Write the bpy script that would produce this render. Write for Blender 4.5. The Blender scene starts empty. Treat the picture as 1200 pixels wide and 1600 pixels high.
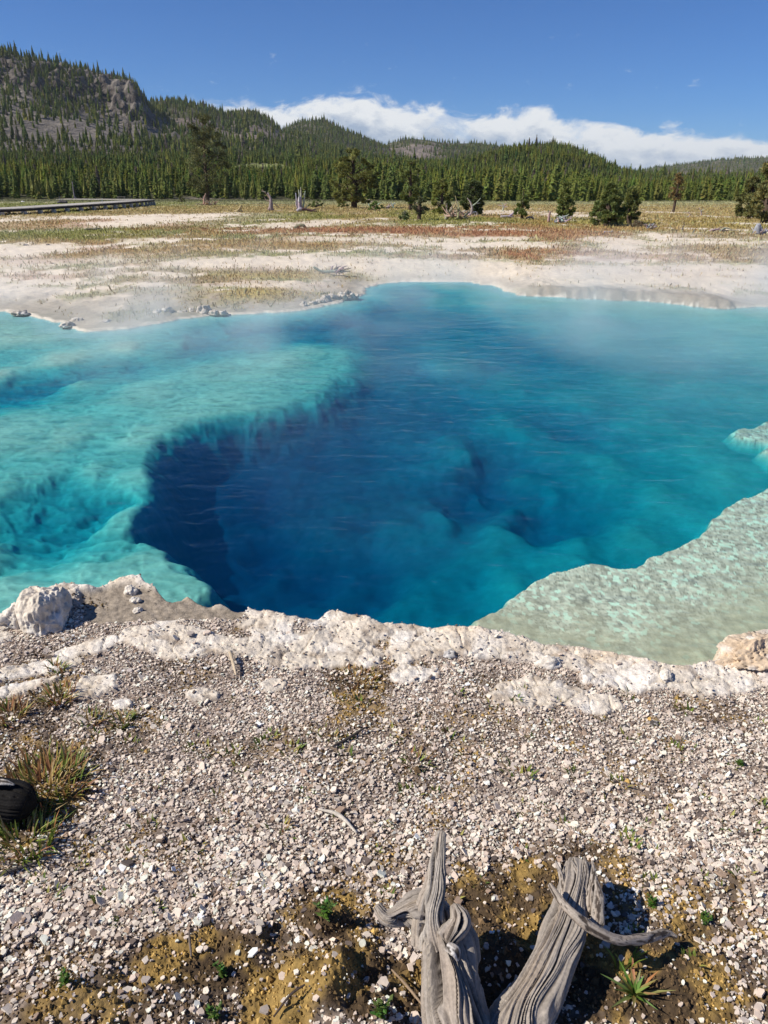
import bpy, math, random
import numpy as np
rng = np.random.RandomState(7)
random.seed(7)
SC = bpy.context.scene
COL = SC.collection
PI = math.pi
# ------------------------------------------------------------------ camera model
CZ = 1.65; PITCH = math.radians(23.5); F = 1180.0
WL = -0.13                                     # water level
SUN_EL = math.radians(43); SUN_AZ = math.radians(-101)   # azimuth from +y towards +x (sun from the left)
cp, sp = math.cos(PITCH), math.sin(PITCH)
def ray(u, v):
    dx = (np.asarray(u, float)-600)/F; dy = -(np.asarray(v, float)-800)/F
    return dx, cp+dy*sp, -sp+dy*cp
def gp(u, v, z=0.0):
    """photo point -> place on the level z"""
    X, Y, Z = ray(u, v); t = (z-CZ)/Z
    return X*t, Y*t
def plain(y):
    return np.interp(y, [-1e4, 25, 70, 150, 400, 1e4], [0, 0, -.2, -1.0, -1.2, -1.2])
def gplain(u, v):
    z = 0.0
    for _ in range(25):
        x, y = gp(u, v, z); z = float(plain(y))
    return float(x), float(y), z
def pxh(y): return y*0.000713
def pxw(y): return y*0.000777
def project(x, y, z):
    z = z-CZ
    f = y*cp - z*sp; up = y*sp + z*cp
    return 600+F*x/f, 800-F*up/f
# ------------------------------------------------------------------ noise
def _h(ix, iy, iz, s):
    h = (ix.astype(np.int64)*374761393 + iy.astype(np.int64)*668265263 + iz.astype(np.int64)*2147483647 + s*1274126177) & 0xFFFFFFFF
    h = ((h ^ (h >> 13))*1274126177) & 0xFFFFFFFF
    h = ((h ^ (h >> 16))*2246822519) & 0xFFFFFFFF
    return ((h ^ (h >> 15)) & 0xFFFFFF)/float(0xFFFFFF)
def noise2(x, y, s=0):
    x = np.asarray(x, float); y = np.asarray(y, float)
    ix = np.floor(x); iy = np.floor(y); fx = x-ix; fy = y-iy
    ux = fx*fx*fx*(fx*(fx*6-15)+10); uy = fy*fy*fy*(fy*(fy*6-15)+10)
    z = np.zeros_like(ix)
    def g(a, b):
        t = _h(ix+a, iy+b, z, s)*2*PI
        return np.cos(t)*(fx-a)+np.sin(t)*(fy-b)
    return 1.5*((g(0,0)*(1-ux)+g(1,0)*ux)*(1-uy)+(g(0,1)*(1-ux)+g(1,1)*ux)*uy)
def noise3(x, y, w, s=0):
    x, y, w = np.broadcast_arrays(np.asarray(x, float), np.asarray(y, float), np.asarray(w, float))
    ix = np.floor(x); iy = np.floor(y); iw = np.floor(w); fx = x-ix; fy = y-iy; fw = w-iw
    ux = fx*fx*(3-2*fx); uy = fy*fy*(3-2*fy); uw = fw*fw*(3-2*fw)
    r = 0
    for a in (0, 1):
        for b in (0, 1):
            for c in (0, 1):
                r = r + _h(ix+a, iy+b, iw+c, s)*(ux if a else 1-ux)*(uy if b else 1-uy)*(uw if c else 1-uw)
    return r*2-1
def fbm(x, y, s=0, o=4, g=.5):
    r = 0; a = 1.0; t = 0
    for k in range(o):
        r = r+a*noise2(x*2**k+17.3*k, y*2**k-9.1*k, s+k); t += a; a *= g
    return r/t*1.6
def worley(x, y, s=0):
    ix = np.floor(x); iy = np.floor(y); z = np.zeros_like(ix)
    d1 = np.full(x.shape, 9.); d2 = np.full(x.shape, 9.); ident = np.zeros(x.shape)
    for a in (-1, 0, 1):
        for b in (-1, 0, 1):
            px = ix+a+.1+.8*_h(ix+a, iy+b, z, s); py = iy+b+.1+.8*_h(ix+a, iy+b, z, s+5)
            d = np.hypot(px-x, py-y); m = d < d1
            d2 = np.where(m, d1, np.minimum(d2, d)); ident = np.where(m, _h(ix+a, iy+b, z, s+9), ident); d1 = np.where(m, d, d1)
    return d1, d2, ident
def ss(a, b, x):
    t = np.clip((x-a)/(b-a), 0, 1); return t*t*(3-2*t)
def mix(a, b, t):
    return a+(b-a)*t
def mixc(c, k, t):
    return c+(np.asarray(k)-c)*np.asarray(t)[..., None]
def sdist(x, y, P):
    """signed distance to polygon P, negative inside"""
    x = np.asarray(x, float).ravel(); y = np.asarray(y, float).ravel()
    d = np.full(x.shape, 1e9); ins = np.zeros(x.shape, bool)
    n = len(P)
    for i in range(n):
        ax, ay = P[i]; bx, by = P[(i+1) % n]
        ex, ey = bx-ax, by-ay
        t = np.clip(((x-ax)*ex+(y-ay)*ey)/(ex*ex+ey*ey+1e-12), 0, 1)
        d = np.minimum(d, (x-ax-t*ex)**2+(y-ay-t*ey)**2)
        c = (ay > y) != (by > y)
        with np.errstate(divide='ignore', invalid='ignore'):
            xi = ax+(y-ay)*ex/(ey if abs(ey) > 1e-12 else 1e-12)
        ins ^= c & (x < xi)
    d = np.sqrt(d)
    return np.where(ins, -d, d)
# ------------------------------------------------------------------ mesh building
def build(name, V, faces, mat=None, col=None, smooth=False, parent=None, loc=None):
    me = bpy.data.meshes.new(name)
    V = np.asarray(V, np.float32)
    if isinstance(faces, np.ndarray): faces = [faces]
    faces = [np.asarray(f, np.int32) for f in faces if len(f)]
    idx = np.concatenate([f.ravel() for f in faces])
    tot = np.concatenate([np.full(len(f), f.shape[1], np.int32) for f in faces])
    st = np.concatenate([[0], np.cumsum(tot)[:-1]]).astype(np.int32)
    me.vertices.add(len(V)); me.vertices.foreach_set('co', V.ravel())
    me.loops.add(len(idx)); me.loops.foreach_set('vertex_index', idx)
    me.polygons.add(len(tot)); me.polygons.foreach_set('loop_start', st)
    me.polygons.foreach_set('use_smooth', np.full(len(tot), bool(smooth)))
    me.update(calc_edges=True)
    if col is not None:
        a = me.color_attributes.new('col', 'FLOAT_COLOR', 'POINT')
        c = np.ones((len(V), 4), np.float32); c[:, :3] = col
        a.data.foreach_set('color', c.ravel())
    if mat: me.materials.append(mat)
    o = bpy.data.objects.new(name, me); COL.objects.link(o)
    if parent: o.parent = parent
    if loc is not None: o.location = loc
    return o
def empty(name, loc, rz=0, s=1.0):
    o = bpy.data.objects.new(name, None); COL.objects.link(o)
    o.location = loc; o.rotation_euler = (0, 0, rz); o.scale = (s, s, s); o.empty_display_size = .1
    return o
def tag(o, label=None, cat=None, group=None, kind=None):
    if label: o['label'] = label
    if cat: o['category'] = cat
    if group: o['group'] = group
    if kind: o['kind'] = kind
    return o
def copy_tree(o, parent=None):
    c = o.copy(); COL.objects.link(c)
    if parent: c.parent = parent
    for ch in list(o.children): copy_tree(ch, c)
    return c
class MB:
    def __init__(self): self.V = []; self.Q = []; self.T = []; self.C = []; self.n = 0
    def add(self, V, Q=None, T=None, C=None):
        V = np.asarray(V, float)
        if Q is not None and len(Q): self.Q.append(np.asarray(Q)+self.n)
        if T is not None and len(T): self.T.append(np.asarray(T)+self.n)
        self.V.append(V); self.n += len(V)
        C = np.asarray((.5, .5, .5) if C is None else C, float)
        self.C.append(np.broadcast_to(C, (len(V), 3)))
    def build(self, name, mat, smooth=False, parent=None, loc=None):
        fs = []
        if self.Q: fs.append(np.concatenate(self.Q))
        if self.T: fs.append(np.concatenate(self.T))
        return build(name, np.concatenate(self.V), fs, mat, np.concatenate(self.C), smooth, parent, loc)
    def box(self, c, s, rz=0, C=None):
        v = np.array([[x, y, z] for z in (-.5, .5) for y in (-.5, .5) for x in (-.5, .5)])*np.array(s)
        ca, sa = math.cos(rz), math.sin(rz)
        v = np.stack([v[:, 0]*ca-v[:, 1]*sa, v[:, 0]*sa+v[:, 1]*ca, v[:, 2]], 1)+np.array(c)
        self.add(v, [[0,2,3,1],[4,5,7,6],[0,1,5,4],[1,3,7,5],[3,2,6,7],[2,0,4,6]], None, C)
def spline(P, n):
    P = np.asarray(P, float)
    Q = np.vstack([2*P[0]-P[1], P, 2*P[-1]-P[-2]])
    t = np.linspace(0, len(P)-1-1e-6, n); i = t.astype(int); f = (t-i)[:, None]
    a, b, c, d = Q[i], Q[i+1], Q[i+2], Q[i+3]
    return .5*(2*b+(c-a)*f+(2*a-5*b+4*c-d)*f*f+(3*b-a-3*c+d)*f**3)
def tube(mb, P, R, nseg=8, n=None, C=None, rough=0.0, seed=0, fibre=6, flat=1.0, twist=0.0, colfn=None, lump=.5):
    """tapered tube along a spline, with fibre grooves along its length; the ends are closed"""
    P = np.asarray(P, float); n = n or max(2, 3*len(P))
    S = spline(P, n); r = np.interp(np.linspace(0, 1, n), np.linspace(0, 1, len(R)), R)
    T = np.gradient(S, axis=0); T /= np.linalg.norm(T, axis=1)[:, None]+1e-9
    up = np.array([0, 0, 1.0]) if abs(T[0, 2]) < .9 else np.array([0, 1.0, 0])
    A = np.zeros_like(S); a = np.cross(T[0], up); a /= np.linalg.norm(a)
    for i in range(n):
        a = a-T[i]*np.dot(a, T[i]); a /= np.linalg.norm(a)+1e-9; A[i] = a
    B = np.cross(T, A)
    th = np.arange(nseg)/nseg*2*PI
    ln = np.concatenate([[0], np.cumsum(np.linalg.norm(np.diff(S, axis=0), axis=1))])
    TH, LN = np.meshgrid(th, ln)
    TW = TH+twist*LN
    g = np.zeros_like(TH)
    if rough:
        rm = max(r.mean(), 1e-4); q = LN/(rm*9)
        wa = TW+.45*noise3(np.cos(TH)*1.5, np.sin(TH)*1.5, LN/(rm*2.4)+seed, seed+50)
        def ring(f, k, st): return noise3(np.cos(wa)*f, np.sin(wa)*f, q*st+seed*3.7, seed+k)
        if nseg < 20:
            g = .5*(1-2*np.abs(ring(fibre*.35, 1, 1)))+.4*ring(fibre, 2, 1.6)
        else:
            ridge = 1-2*np.abs(ring(fibre*.42, 1, .9)); fine = 1-2*np.abs(ring(fibre*1.3, 2, 1.5)); hair = ring(fibre*3.4, 3, 2.2)
            crack = ss(.17, .0, np.abs(ring(fibre*.8, 4, 1.1)))*ss(-.35, .25, ring(1.4, 5, 2.0))
            hole = ss(.42, .72, noise3(np.cos(TH)*1.3, np.sin(TH)*1.3, LN/(rm*2.2)+seed*5, seed+60))
            g = .26*ridge*(.5+.8*noise3(np.cos(TH), np.sin(TH), q*2+seed, seed+70))+.20*fine+.12*hair-.75*crack-1.0*hole
        g = g+lump*noise3(np.cos(TH)*.9, np.sin(TH)*.9, LN/(rm*3)+seed, seed+40)
    rr = r[:, None]*(1+rough*g)
    V = S[:, None]+rr[..., None]*(np.cos(TH)[..., None]*A[:, None]+flat*np.sin(TH)[..., None]*B[:, None])
    if C is None: C = (.3, .28, .26)
    cc = np.broadcast_to(np.array(C, float), V.shape).copy()
    if colfn is not None: cc = colfn(g, TH, LN, cc)
    i = np.arange(n*nseg).reshape(n, nseg); j = np.roll(i, -1, 1)
    Q = np.stack([i[:-1], j[:-1], j[1:], i[1:]], -1).reshape(-1, 4)
    V = V.reshape(-1, 3); m = len(V)
    V = np.vstack([V, S[0]-T[0]*r[0]*.3, S[-1]+T[-1]*r[-1]*.6])
    cc = np.vstack([cc.reshape(-1, 3), cc[0, :1], cc[-1, :1]])
    T1 = np.stack([j[0], i[0], np.full(nseg, m)], -1); T2 = np.stack([i[-1], j[-1], np.full(nseg, m+1)], -1)
    mb.add(V, Q, np.vstack([T1, T2]), cc)
# ------------------------------------------------------------------ materials
def newmat(name):
    m = bpy.data.materials.new(name); m.use_nodes = True
    N = m.node_tree.nodes; L = m.node_tree.links
    return m, N, L, N['Principled BSDF'], N['Material Output']
def tex_noise(N, L, scale, detail=4, rough=.55, vec=None, dist=0):
    t = N.new('ShaderNodeTexNoise'); t.inputs['Scale'].default_value = scale; t.inputs['Detail'].default_value = detail
    t.inputs['Roughness'].default_value = rough; t.inputs['Distortion'].default_value = dist
    if vec: L.new(vec, t.inputs['Vector'])
    return t
def ramp(N, L, fac, stops):
    r = N.new('ShaderNodeValToRGB'); e = r.color_ramp.elements
    while len(e) < len(stops): e.new(.5)
    for k, (p, c) in enumerate(stops):
        e[k].position = p; e[k].color = (*c, 1) if len(c) == 3 else c
    L.new(fac, r.inputs[0]); return r
def attr_mat(name, rough=.9, vary=((3, .35), (40, .35)), bump=(), spec=.2, trans=0.0, coord='Object', stretch=None):
    """base colour from the mesh's own pigment attribute, broken up by noise at several scales, with bump"""
    m, N, L, P, O = newmat(name)
    a = N.new('ShaderNodeAttribute'); a.attribute_name = 'col'
    tc = N.new('ShaderNodeTexCoord'); vec = tc.outputs[coord]
    if stretch:
        mp = N.new('ShaderNodeMapping'); mp.inputs['Scale'].default_value = stretch; L.new(vec, mp.inputs[0]); vec = mp.outputs[0]
    c = a.outputs['Color']
    for sc, am in vary:
        t = tex_noise(N, L, sc, 5, .6, vec)
        r = N.new('ShaderNodeMapRange'); r.inputs[1].default_value = .25; r.inputs[2].default_value = .75
        r.inputs[3].default_value = 1-am; r.inputs[4].default_value = 1+am; L.new(t.outputs[0], r.inputs[0])
        mx = N.new('ShaderNodeMix'); mx.data_type = 'RGBA'; mx.blend_type = 'MULTIPLY'; mx.inputs[0].default_value = 1
        L.new(c, mx.inputs[6]); L.new(r.outputs[0], mx.inputs[7]); c = mx.outputs[2]
    L.new(c, P.inputs['Base Color']); P.inputs['Roughness'].default_value = rough
    P.inputs['Specular IOR Level'].default_value = spec
    nrm = None
    for sc, st, di in bump:
        t = tex_noise(N, L, sc, 5, .6, vec); b = N.new('ShaderNodeBump'); b.inputs['Strength'].default_value = st
        b.inputs['Distance'].default_value = di; L.new(t.outputs[0], b.inputs['Height'])
        if nrm: L.new(nrm, b.inputs['Normal'])
        nrm = b.outputs[0]
    if nrm: L.new(nrm, P.inputs['Normal'])
    if trans:
        tr = N.new('ShaderNodeBsdfTranslucent'); L.new(c, tr.inputs[0])
        mx = N.new('ShaderNodeMixShader'); mx.inputs[0].default_value = trans
        L.new(P.outputs[0], mx.inputs[1]); L.new(tr.outputs[0], mx.inputs[2]); L.new(mx.outputs[0], O.inputs[0])
    return m
M = {}
M['ground'] = attr_mat('ground', .95, ((1.3, .12), (14, .18), (90, .28)), ((160, .5, .006), (38, .35, .02)))
M['basin'] = attr_mat('basin', 1, ((2.5, .10), (11, .12), (60, .08)), ((9, .25, .03),), .1)
M['hill'] = attr_mat('hill', 1, ((.02, .3), (.15, .45)), ((.07, .9, 9.0), (.3, .9, 3.0)))
M['gravel'] = attr_mat('gravel', .85, ((120, .15),), ((300, .25, .002),))
M['moss'] = attr_mat('moss', 1, ((60, .3),))
M['rock'] = attr_mat('rock', .9, ((9, .2), (50, .25)), ((70, .6, .008), (240, .4, .003)))
M['leaf'] = attr_mat('leaf', .55, ((30, .2),), (), .35, .25)
M['needle'] = attr_mat('needle', .7, ((.8, .25),), (), .25, .2)
M['far_needle'] = attr_mat('far_needle', .9, ((.05, .2),), (), .1, .22)
M['deadwood'] = attr_mat('deadwood', .85, ((3, .2), (25, .25)), ((18, .4, .02),))
M['driftwood'] = attr_mat('driftwood', .8, ((14, .2), (130, .25)), ((220, .5, .003),))
M['bark'] = attr_mat('bark', .95, ((5, .3), (30, .3)), ((20, .6, .02),))
M['board'] = attr_mat('board', .85, ((6, .2),), ())
# ================================================================== the pool
near = [(-60,985),(0,958),(40,935),(75,915),(110,911),(150,914),(190,903),(225,901),(250,915),(275,930),(300,928),(330,938),(380,946),
        (440,958),(490,960),(520,949),(545,957),(590,968),(640,974),(690,978),(740,978),(790,985),(850,1000),(900,1008),(950,1014),
        (1000,1024),(1065,1034),(1105,1026),(1122,1000),(1160,985),(1215,972)]
shore = [gp(u, v, .0) for u, v in near]
shore += [(2.6,3.25),(3.6,3.9),(4.6,5.2),(5.6,7.2),(6.6,9.4),(7.6,10.9)]
far = [(1240,478),(1200,479),(1120,482),(1080,479),(1040,474),(1000,471),(960,469),(920,467),(880,465),(850,464),(810,461),(770,447),(735,441),(700,438),
       (650,438),(620,441),(590,444),(572,452),(568,462),(545,466),(530,473),(500,479),(470,485),(430,488),(400,491),(360,492),(330,493),(300,498),(270,501),(235,508),
       (200,513),(165,516),(130,519),(107,513),(97,507),(60,496),(30,489),(0,486),(-60,488)]
shore += [gp(u, v, WL) for u, v in far]
shore += [(-6.6,9.6),(-7.4,8.0),(-7.0,6.0),(-5.6,4.4),(-3.8,3.4),(-2.6,2.85)]
shore = [(float(a), float(b)) for a, b in shore]
SIG = 6.0                                      # absorption scale
def floor_pt(u, v, L):
    X, Y, Z = ray(u, v); s = -Z/math.sqrt(X*X+Y*Y+Z*Z)
    d = .75*L/(SIG*(1/s+1/math.sin(SUN_EL)))
    t = (WL-d-CZ)/Z
    return X*t, Y*t, d
shelf_pts = [(-300,560,0.21),(0,500,0.17),(60,520,0.21),(130,590,0.39),(-200,520,0.17),(200,540,0.32),(100,560,0.24),(0,585,0.32),(0,625,7.00),(60,618,7.00),(130,605,6.40),(220,578,5.50),(300,548,6.00),(370,525,7.00),(450,505,8.00),
    (400,528,4.00),(350,520,2.60),(280,535,1.68),(560,490,7.00),(560,520,6.00),(230,560,1.15),(-100,640,4.00),(0,665,1.09),(0,690,0.97),(100,680,0.97),(150,730,0.97),(230,610,1.09),(330,580,1.04),(400,575,0.97),(450,560,0.92),(480,548,1.04),
    (525,560,1.68),(300,640,1.09),(350,625,1.09),(220,680,1.09),(210,740,1.09),(190,800,1.15),(180,855,2.60),(250,885,1.26),(310,915,1.26),(120,895,1.26),(200,900,1.15),
    (100,800,6.50),(60,840,6.00),(150,820,6.50),(40,790,4.50),(75,872,5.20),(125,845,6.00),(0,850,0.80),(20,905,0.86),(0,760,1.15),(-150,800,0.86),(70,740,1.09),(110,770,2.80),(-300,700,1.15)]
hole_pts = [(560,520,9),(575,490,8.5),(560,550,8),(545,580,7.5),(620,520,8),(650,490,6),(270,720,14),(240,800,15),(300,760,16),(350,680,13),(430,650,13),(520,640,11.5),(330,870,16),(400,800,16),(400,900,17),(480,740,13),
    (560,700,11.5),(640,680,9.5),(600,640,10),(650,600,8.0),(560,940,14),(590,880,13),(480,930,16),(490,850,12.0),(530,800,11),(620,820,9.0),(640,900,9.5),(700,950,7.8),
    (720,700,5.6),(755,790,15),(770,812,15),(735,815,14),(790,795,13),(715,822,12),(840,845,14),(825,850,12),(855,842,11),(700,790,6.5),(760,750,5.8),(800,775,5.8),(810,830,5.8),(870,870,5.2),(800,820,5.3),(800,900,5.6),(850,760,5),(900,850,4.7),(1000,830,4.4),(950,720,4.3),(1050,780,4.2),(890,692,9),(910,686,8),(930,700,6.5),(1100,690,3.6),(1130,740,3.4),
    (1000,650,4.2),(900,620,4.6),(800,600,5),(800,660,5.2),(1190,620,3.4),(620,470,6.5),(600,500,7),(640,455,5),(690,470,2.6),(760,470,1.8),(740,520,6.2),(690,540,5.6),(700,570,5),(850,500,3.0),
    (950,520,3.2),(1000,540,3.4),(1100,530,2.2),(1180,510,1.6),(1000,485,1.4),(1200,490,1.0),(1100,490,1.2),(900,475,1.5),(830,470,1.3),(1000,600,4.0),(1100,600,3.8),
    (540,590,5),(560,560,6),(1250,560,2.2),(1300,700,3),(780,450,.9),(700,446,1.4),(870,690,6.2),(900,690,5.8),(960,690,5.0),(820,740,5.8)]
rs_pts = [(900,920,0.25),(1100,850,0.28),(1000,970,0.13),(1060,1000,0.06),(860,990,0.11),(800,960,0.22),(1200,800,0.25),(1200,960,0.09),(940,995,0.07),(1150,930,0.12),(1000,880,0.25),(1300,850,0.15),(1300,780,0.25)]
rs2_pts = [(1160,675,.7),(1200,660,.5),(1220,700,.5)]
def fld(pts):
    return np.array([floor_pt(*p) for p in pts])
shelf_pts += [(500,515,8.5),(420,515,7.5),(540,505,10),(330,535,6),(480,525,6.5),(530,530,7)]
shelf_pts = [(u, v, L*(.45 if (v < 592 and L < .8) else 1)) for u, v, L in shelf_pts]
FS, FH, FR, FR2 = fld(shelf_pts), fld(hole_pts), fld(rs_pts), fld(rs2_pts)
def idw(x, y, P, p=3.2):
    num = 0; den = 0
    for X, Y, d in P:
        # distances along the line of sight count less far away, as the samples there are spread out
        w = 1/(((x-X)**2+(.55*(y-Y))**2)+.012)**(p/2)
        num = num+w*d; den = den+w
    return num/den
hole_px = [(242,692),(290,664),(340,650),(415,640),(480,622),(512,600),(528,572),(538,540),(545,515),(550,480),(610,440)]
hole_poly = [floor_pt(u, v, 2.0)[:2] for u, v in hole_px]
hole_poly += [gp(u, v, WL) for u, v in [(700,425),(900,440),(1250,460),(1500,520)]]+[(7.5,8.0),(6.0,6.6)]
rs_px = [(1260,735),(1200,762),(1150,785),(1112,812),(1085,842),(1040,862),(990,887),(930,884),(862,896),(820,915),(790,934),(765,958),(742,972)]
rs_edge = [floor_pt(u, v, .8)[:2] for u, v in rs_px]
hole_poly += rs_edge
hole_poly += [(x, y-.1) for x, y in [gp(u, v, 0) for u, v in [(690,985),(560,978),(440,972),(335,950)]]]
hole_poly += [floor_pt(u, v, 2.0)[:2] for u, v in [(325,925),(295,890),(260,857),(212,838),(208,815),(222,785),(240,757),(228,722)]]
hole_poly = [(float(a), float(b)) for a, b in hole_poly]
rs_poly = [(float(a), float(b)) for a, b in rs_edge]+[(float(a), float(b)-.3) for a, b in [gp(u, v, 0) for u, v in [(760,1010),(900,1040),(1100,1060),(1300,1000)]]]+[(3.4,3.0),(4.6,4.4),(4.2,4.6)]
rs2_poly = [tuple(map(float, floor_pt(u, v, .6)[:2])) for u, v in [(1136,674),(1165,664),(1200,652),(1300,640),(1300,730),(1215,716),(1192,706),(1196,692),(1160,686)]]
def pool_floor(x, y):
    n1 = fbm(x*2.2, y*2.2, 31, 4); n2 = fbm(x*2.2+40, y*2.2, 33, 4)
    xx = x+.09*n1; yy = y+.11*n2
    S = idw(xx, yy, FS); H = idw(xx, yy, FH); R = idw(xx, yy, FR, 2.4); R2 = idw(xx, yy, FR2, 2)
    j = .05*fbm(x*4, y*4, 6, 3)
    hw = mix(.26+.22*ss(4.5, 6, y), .10, ss(.0, .7, x)*ss(5.5, 4.8, y)); h = ss(0, 1, (.06-sdist(x, y, hole_poly)-j*(1+.6*n1))/(hw+.06)); h = h*(.35+.65*h)*.5+.5*h
    d = mix(S, H, h)
    r = ss(.03, -.03, sdist(x, y, rs_poly)+.8*j); d = mix(d, R, r)
    r2 = ss(.05, -.05, sdist(x, y, rs2_poly)+1.5*j); d = mix(d, R2, r2)
    d = d*(1+.10*fbm(x*3.0, y*3.0, 8, 3)*(1-np.maximum(r, r2)))
    # stones on the shelves
    w1, w2, wi = worley(x*44+.6*noise2(x*20, y*20, 4), y*33+.6*noise2(x*15, y*15, 7), 3)
    sv = np.maximum(r, r2)
    d = d-sv*(.005*np.clip(1-w1*1.6, 0, 1)+.004*fbm(x*9, y*9, 2, 3))
    c = np.empty(x.shape+(3,)); c[:] = (.52, .52, .40)
    c = mixc(c, (.62, .60, .46), ss(-.2, .6, fbm(x*1.5, y*1.5, 21, 4)))
    c = mixc(c, (.50, .50, .40), .6*ss(.1, .7, fbm(x*4, y*4, 23, 4))*(1-h))
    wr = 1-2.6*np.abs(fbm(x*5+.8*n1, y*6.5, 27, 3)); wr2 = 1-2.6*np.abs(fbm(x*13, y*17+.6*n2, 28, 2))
    c = c*(1+(.16*wr+.12*wr2)*(1-.75*h))[..., None]  # bright ripple-caustic light streaks painted into the floor colour
    d = d*(1-.10*wr*(1-h))
    lum = .62+.60*wi**1.4+.5*(wi > .9)-.34*ss(.14, 0, w2-w1)+.10*fbm(x*6, y*6, 29, 3)+.25*fbm(x*30, y*30, 25, 2)
    c = mixc(c, np.array((.92, .70, .52))*np.clip(lum, .35, 1.25)[..., None], sv); c = np.minimum(c, .88)
    return np.maximum(d, .008), c, sv
# ================================================================== the land
NEAR_END = 3.4
tray = [tuple(map(float, gp(u, v, 0))) for u, v in [(128,930),(160,922),(205,918),(250,925),(300,938),(345,950),(392,957),(380,968),(300,972),(200,975),(150,977),(128,972)]]
lobes = [(835,1085,62,26),(930,1100,50,16),(640,1060,26,10),(660,1056,40,14),(870,1030,50,16),(985,1060,70,22),(1120,1060,110,24),(760,1015,80,16),(480,1015,110,26),
         (560,985,70,18),(330,1010,150,16),(250,1000,90,18),(140,1075,35,20),(320,1085,24,12),(430,1070,24,12),(190,1100,16,8),(60,1045,60,10,-.35),(20,1080,50,10,-.5),(160,1010,60,12,-.3),(1180,1050,60,30),(660,1010,60,24),
         (420,980,60,20),(1000,1040,60,16)]
LOB = []
for l in lobes:
    u, v, a, b = l[:4]; x, y = gp(u, v, 0); x1, _ = gp(u+a, v, 0); _, y1 = gp(u, v-b, 0)
    LOB.append((float(x), float(y), float(x1-x), float(y1-y), l[4] if len(l) > 4 else 0))
soils = [(200,1565,270,80,.8),(60,1500,90,50,.5),(1090,1470,150,110,.75),(640,1400,90,50,.5),(480,1470,120,60,.75),(560,1140,60,30,.5),(470,1150,40,20,.4),(350,1165,60,24,.4),(760,1150,80,40,.35),(880,1160,50,24,.35),(1000,1220,60,40,.3),(180,1130,70,30,.5),(290,1050,60,24,.35),(340,1500,130,60,1),(500,1540,150,80,1),(130,1590,170,50,.9),(560,1450,60,40,.8),(800,1440,170,120,1),(1000,1530,220,110,1),(930,1360,80,50,.8),(700,1560,150,80,1),
         (510,1430,55,50,1),(60,1240,85,110,.85),(40,1100,100,70,.6),(560,1075,60,70,.75),(670,1210,90,60,.35),(520,1200,50,40,.35),(1130,1500,70,80,.6),(230,1480,60,30,.4),(700,1130,120,40,.3),
         (620,1340,60,40,.45),(1020,1130,16,12,.6),(390,1180,40,20,.4),(1060,1170,30,14,.4),(280,1340,60,30,.3),(100,1020,60,16,.5),(600,1045,70,16,.5)]
SOI = []
for u, v, a, b, s in soils:
    x, y = gp(u, v, 0); x1, _ = gp(u+a, v, 0); _, y1 = gp(u, v-b, 0); SOI.append((float(x), float(y), float(x1-x), float(y1-y), s))
mounds = [(500,1545,75,.055),(385,1480,48,.035),(560,1590,90,.05),(250,1590,80,.02),(110,1590,110,.03),(770,1490,60,.03),(1040,1500,80,.02),(505,1435,40,.03),(870,1420,60,.02),(560,1500,50,.03)]
MOU = []
for u, v, a, h in mounds:
    x, y = gp(u, v, 0); x1, _ = gp(u+a, v, 0); MOU.append((float(x), float(y), float(x1-x), h))
def soil_mask(x, y):
    m = np.zeros(x.shape)
    n = .5*fbm(x*4.5, y*4.5, 51, 4)+.35*fbm(x*16, y*16, 52, 3)
    for X, Y, a, b, s in SOI:
        q = 1-np.hypot((x-X)/a, (y-Y)/b)
        m = np.maximum(m, s*ss(-.15, .35, q+.75*n))
    m = np.maximum(m, .5*ss(.26, .66, fbm(x*3, y*3, 57, 4)+.45*n))
    return m
def crust_mask(x, y, d):
    n = fbm(x*3.2, y*3.2, 61, 4)+.35*fbm(x*13, y*13, 62, 3)
    m = ss(-.04, .04, .17+.12*n-d)
    for X, Y, a, b, k in LOB:
        xx, yy = x-X, y-Y-(-k)*(x-X)
        m = np.maximum(m, ss(-.1, .12, 1-np.hypot(xx/a, yy/b)+.5*n))
    return m
def tray_mask(x, y):
    return ss(.02, -.02, sdist(x, y, tray)+.02*noise2(x*12, y*12, 71))
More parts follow.
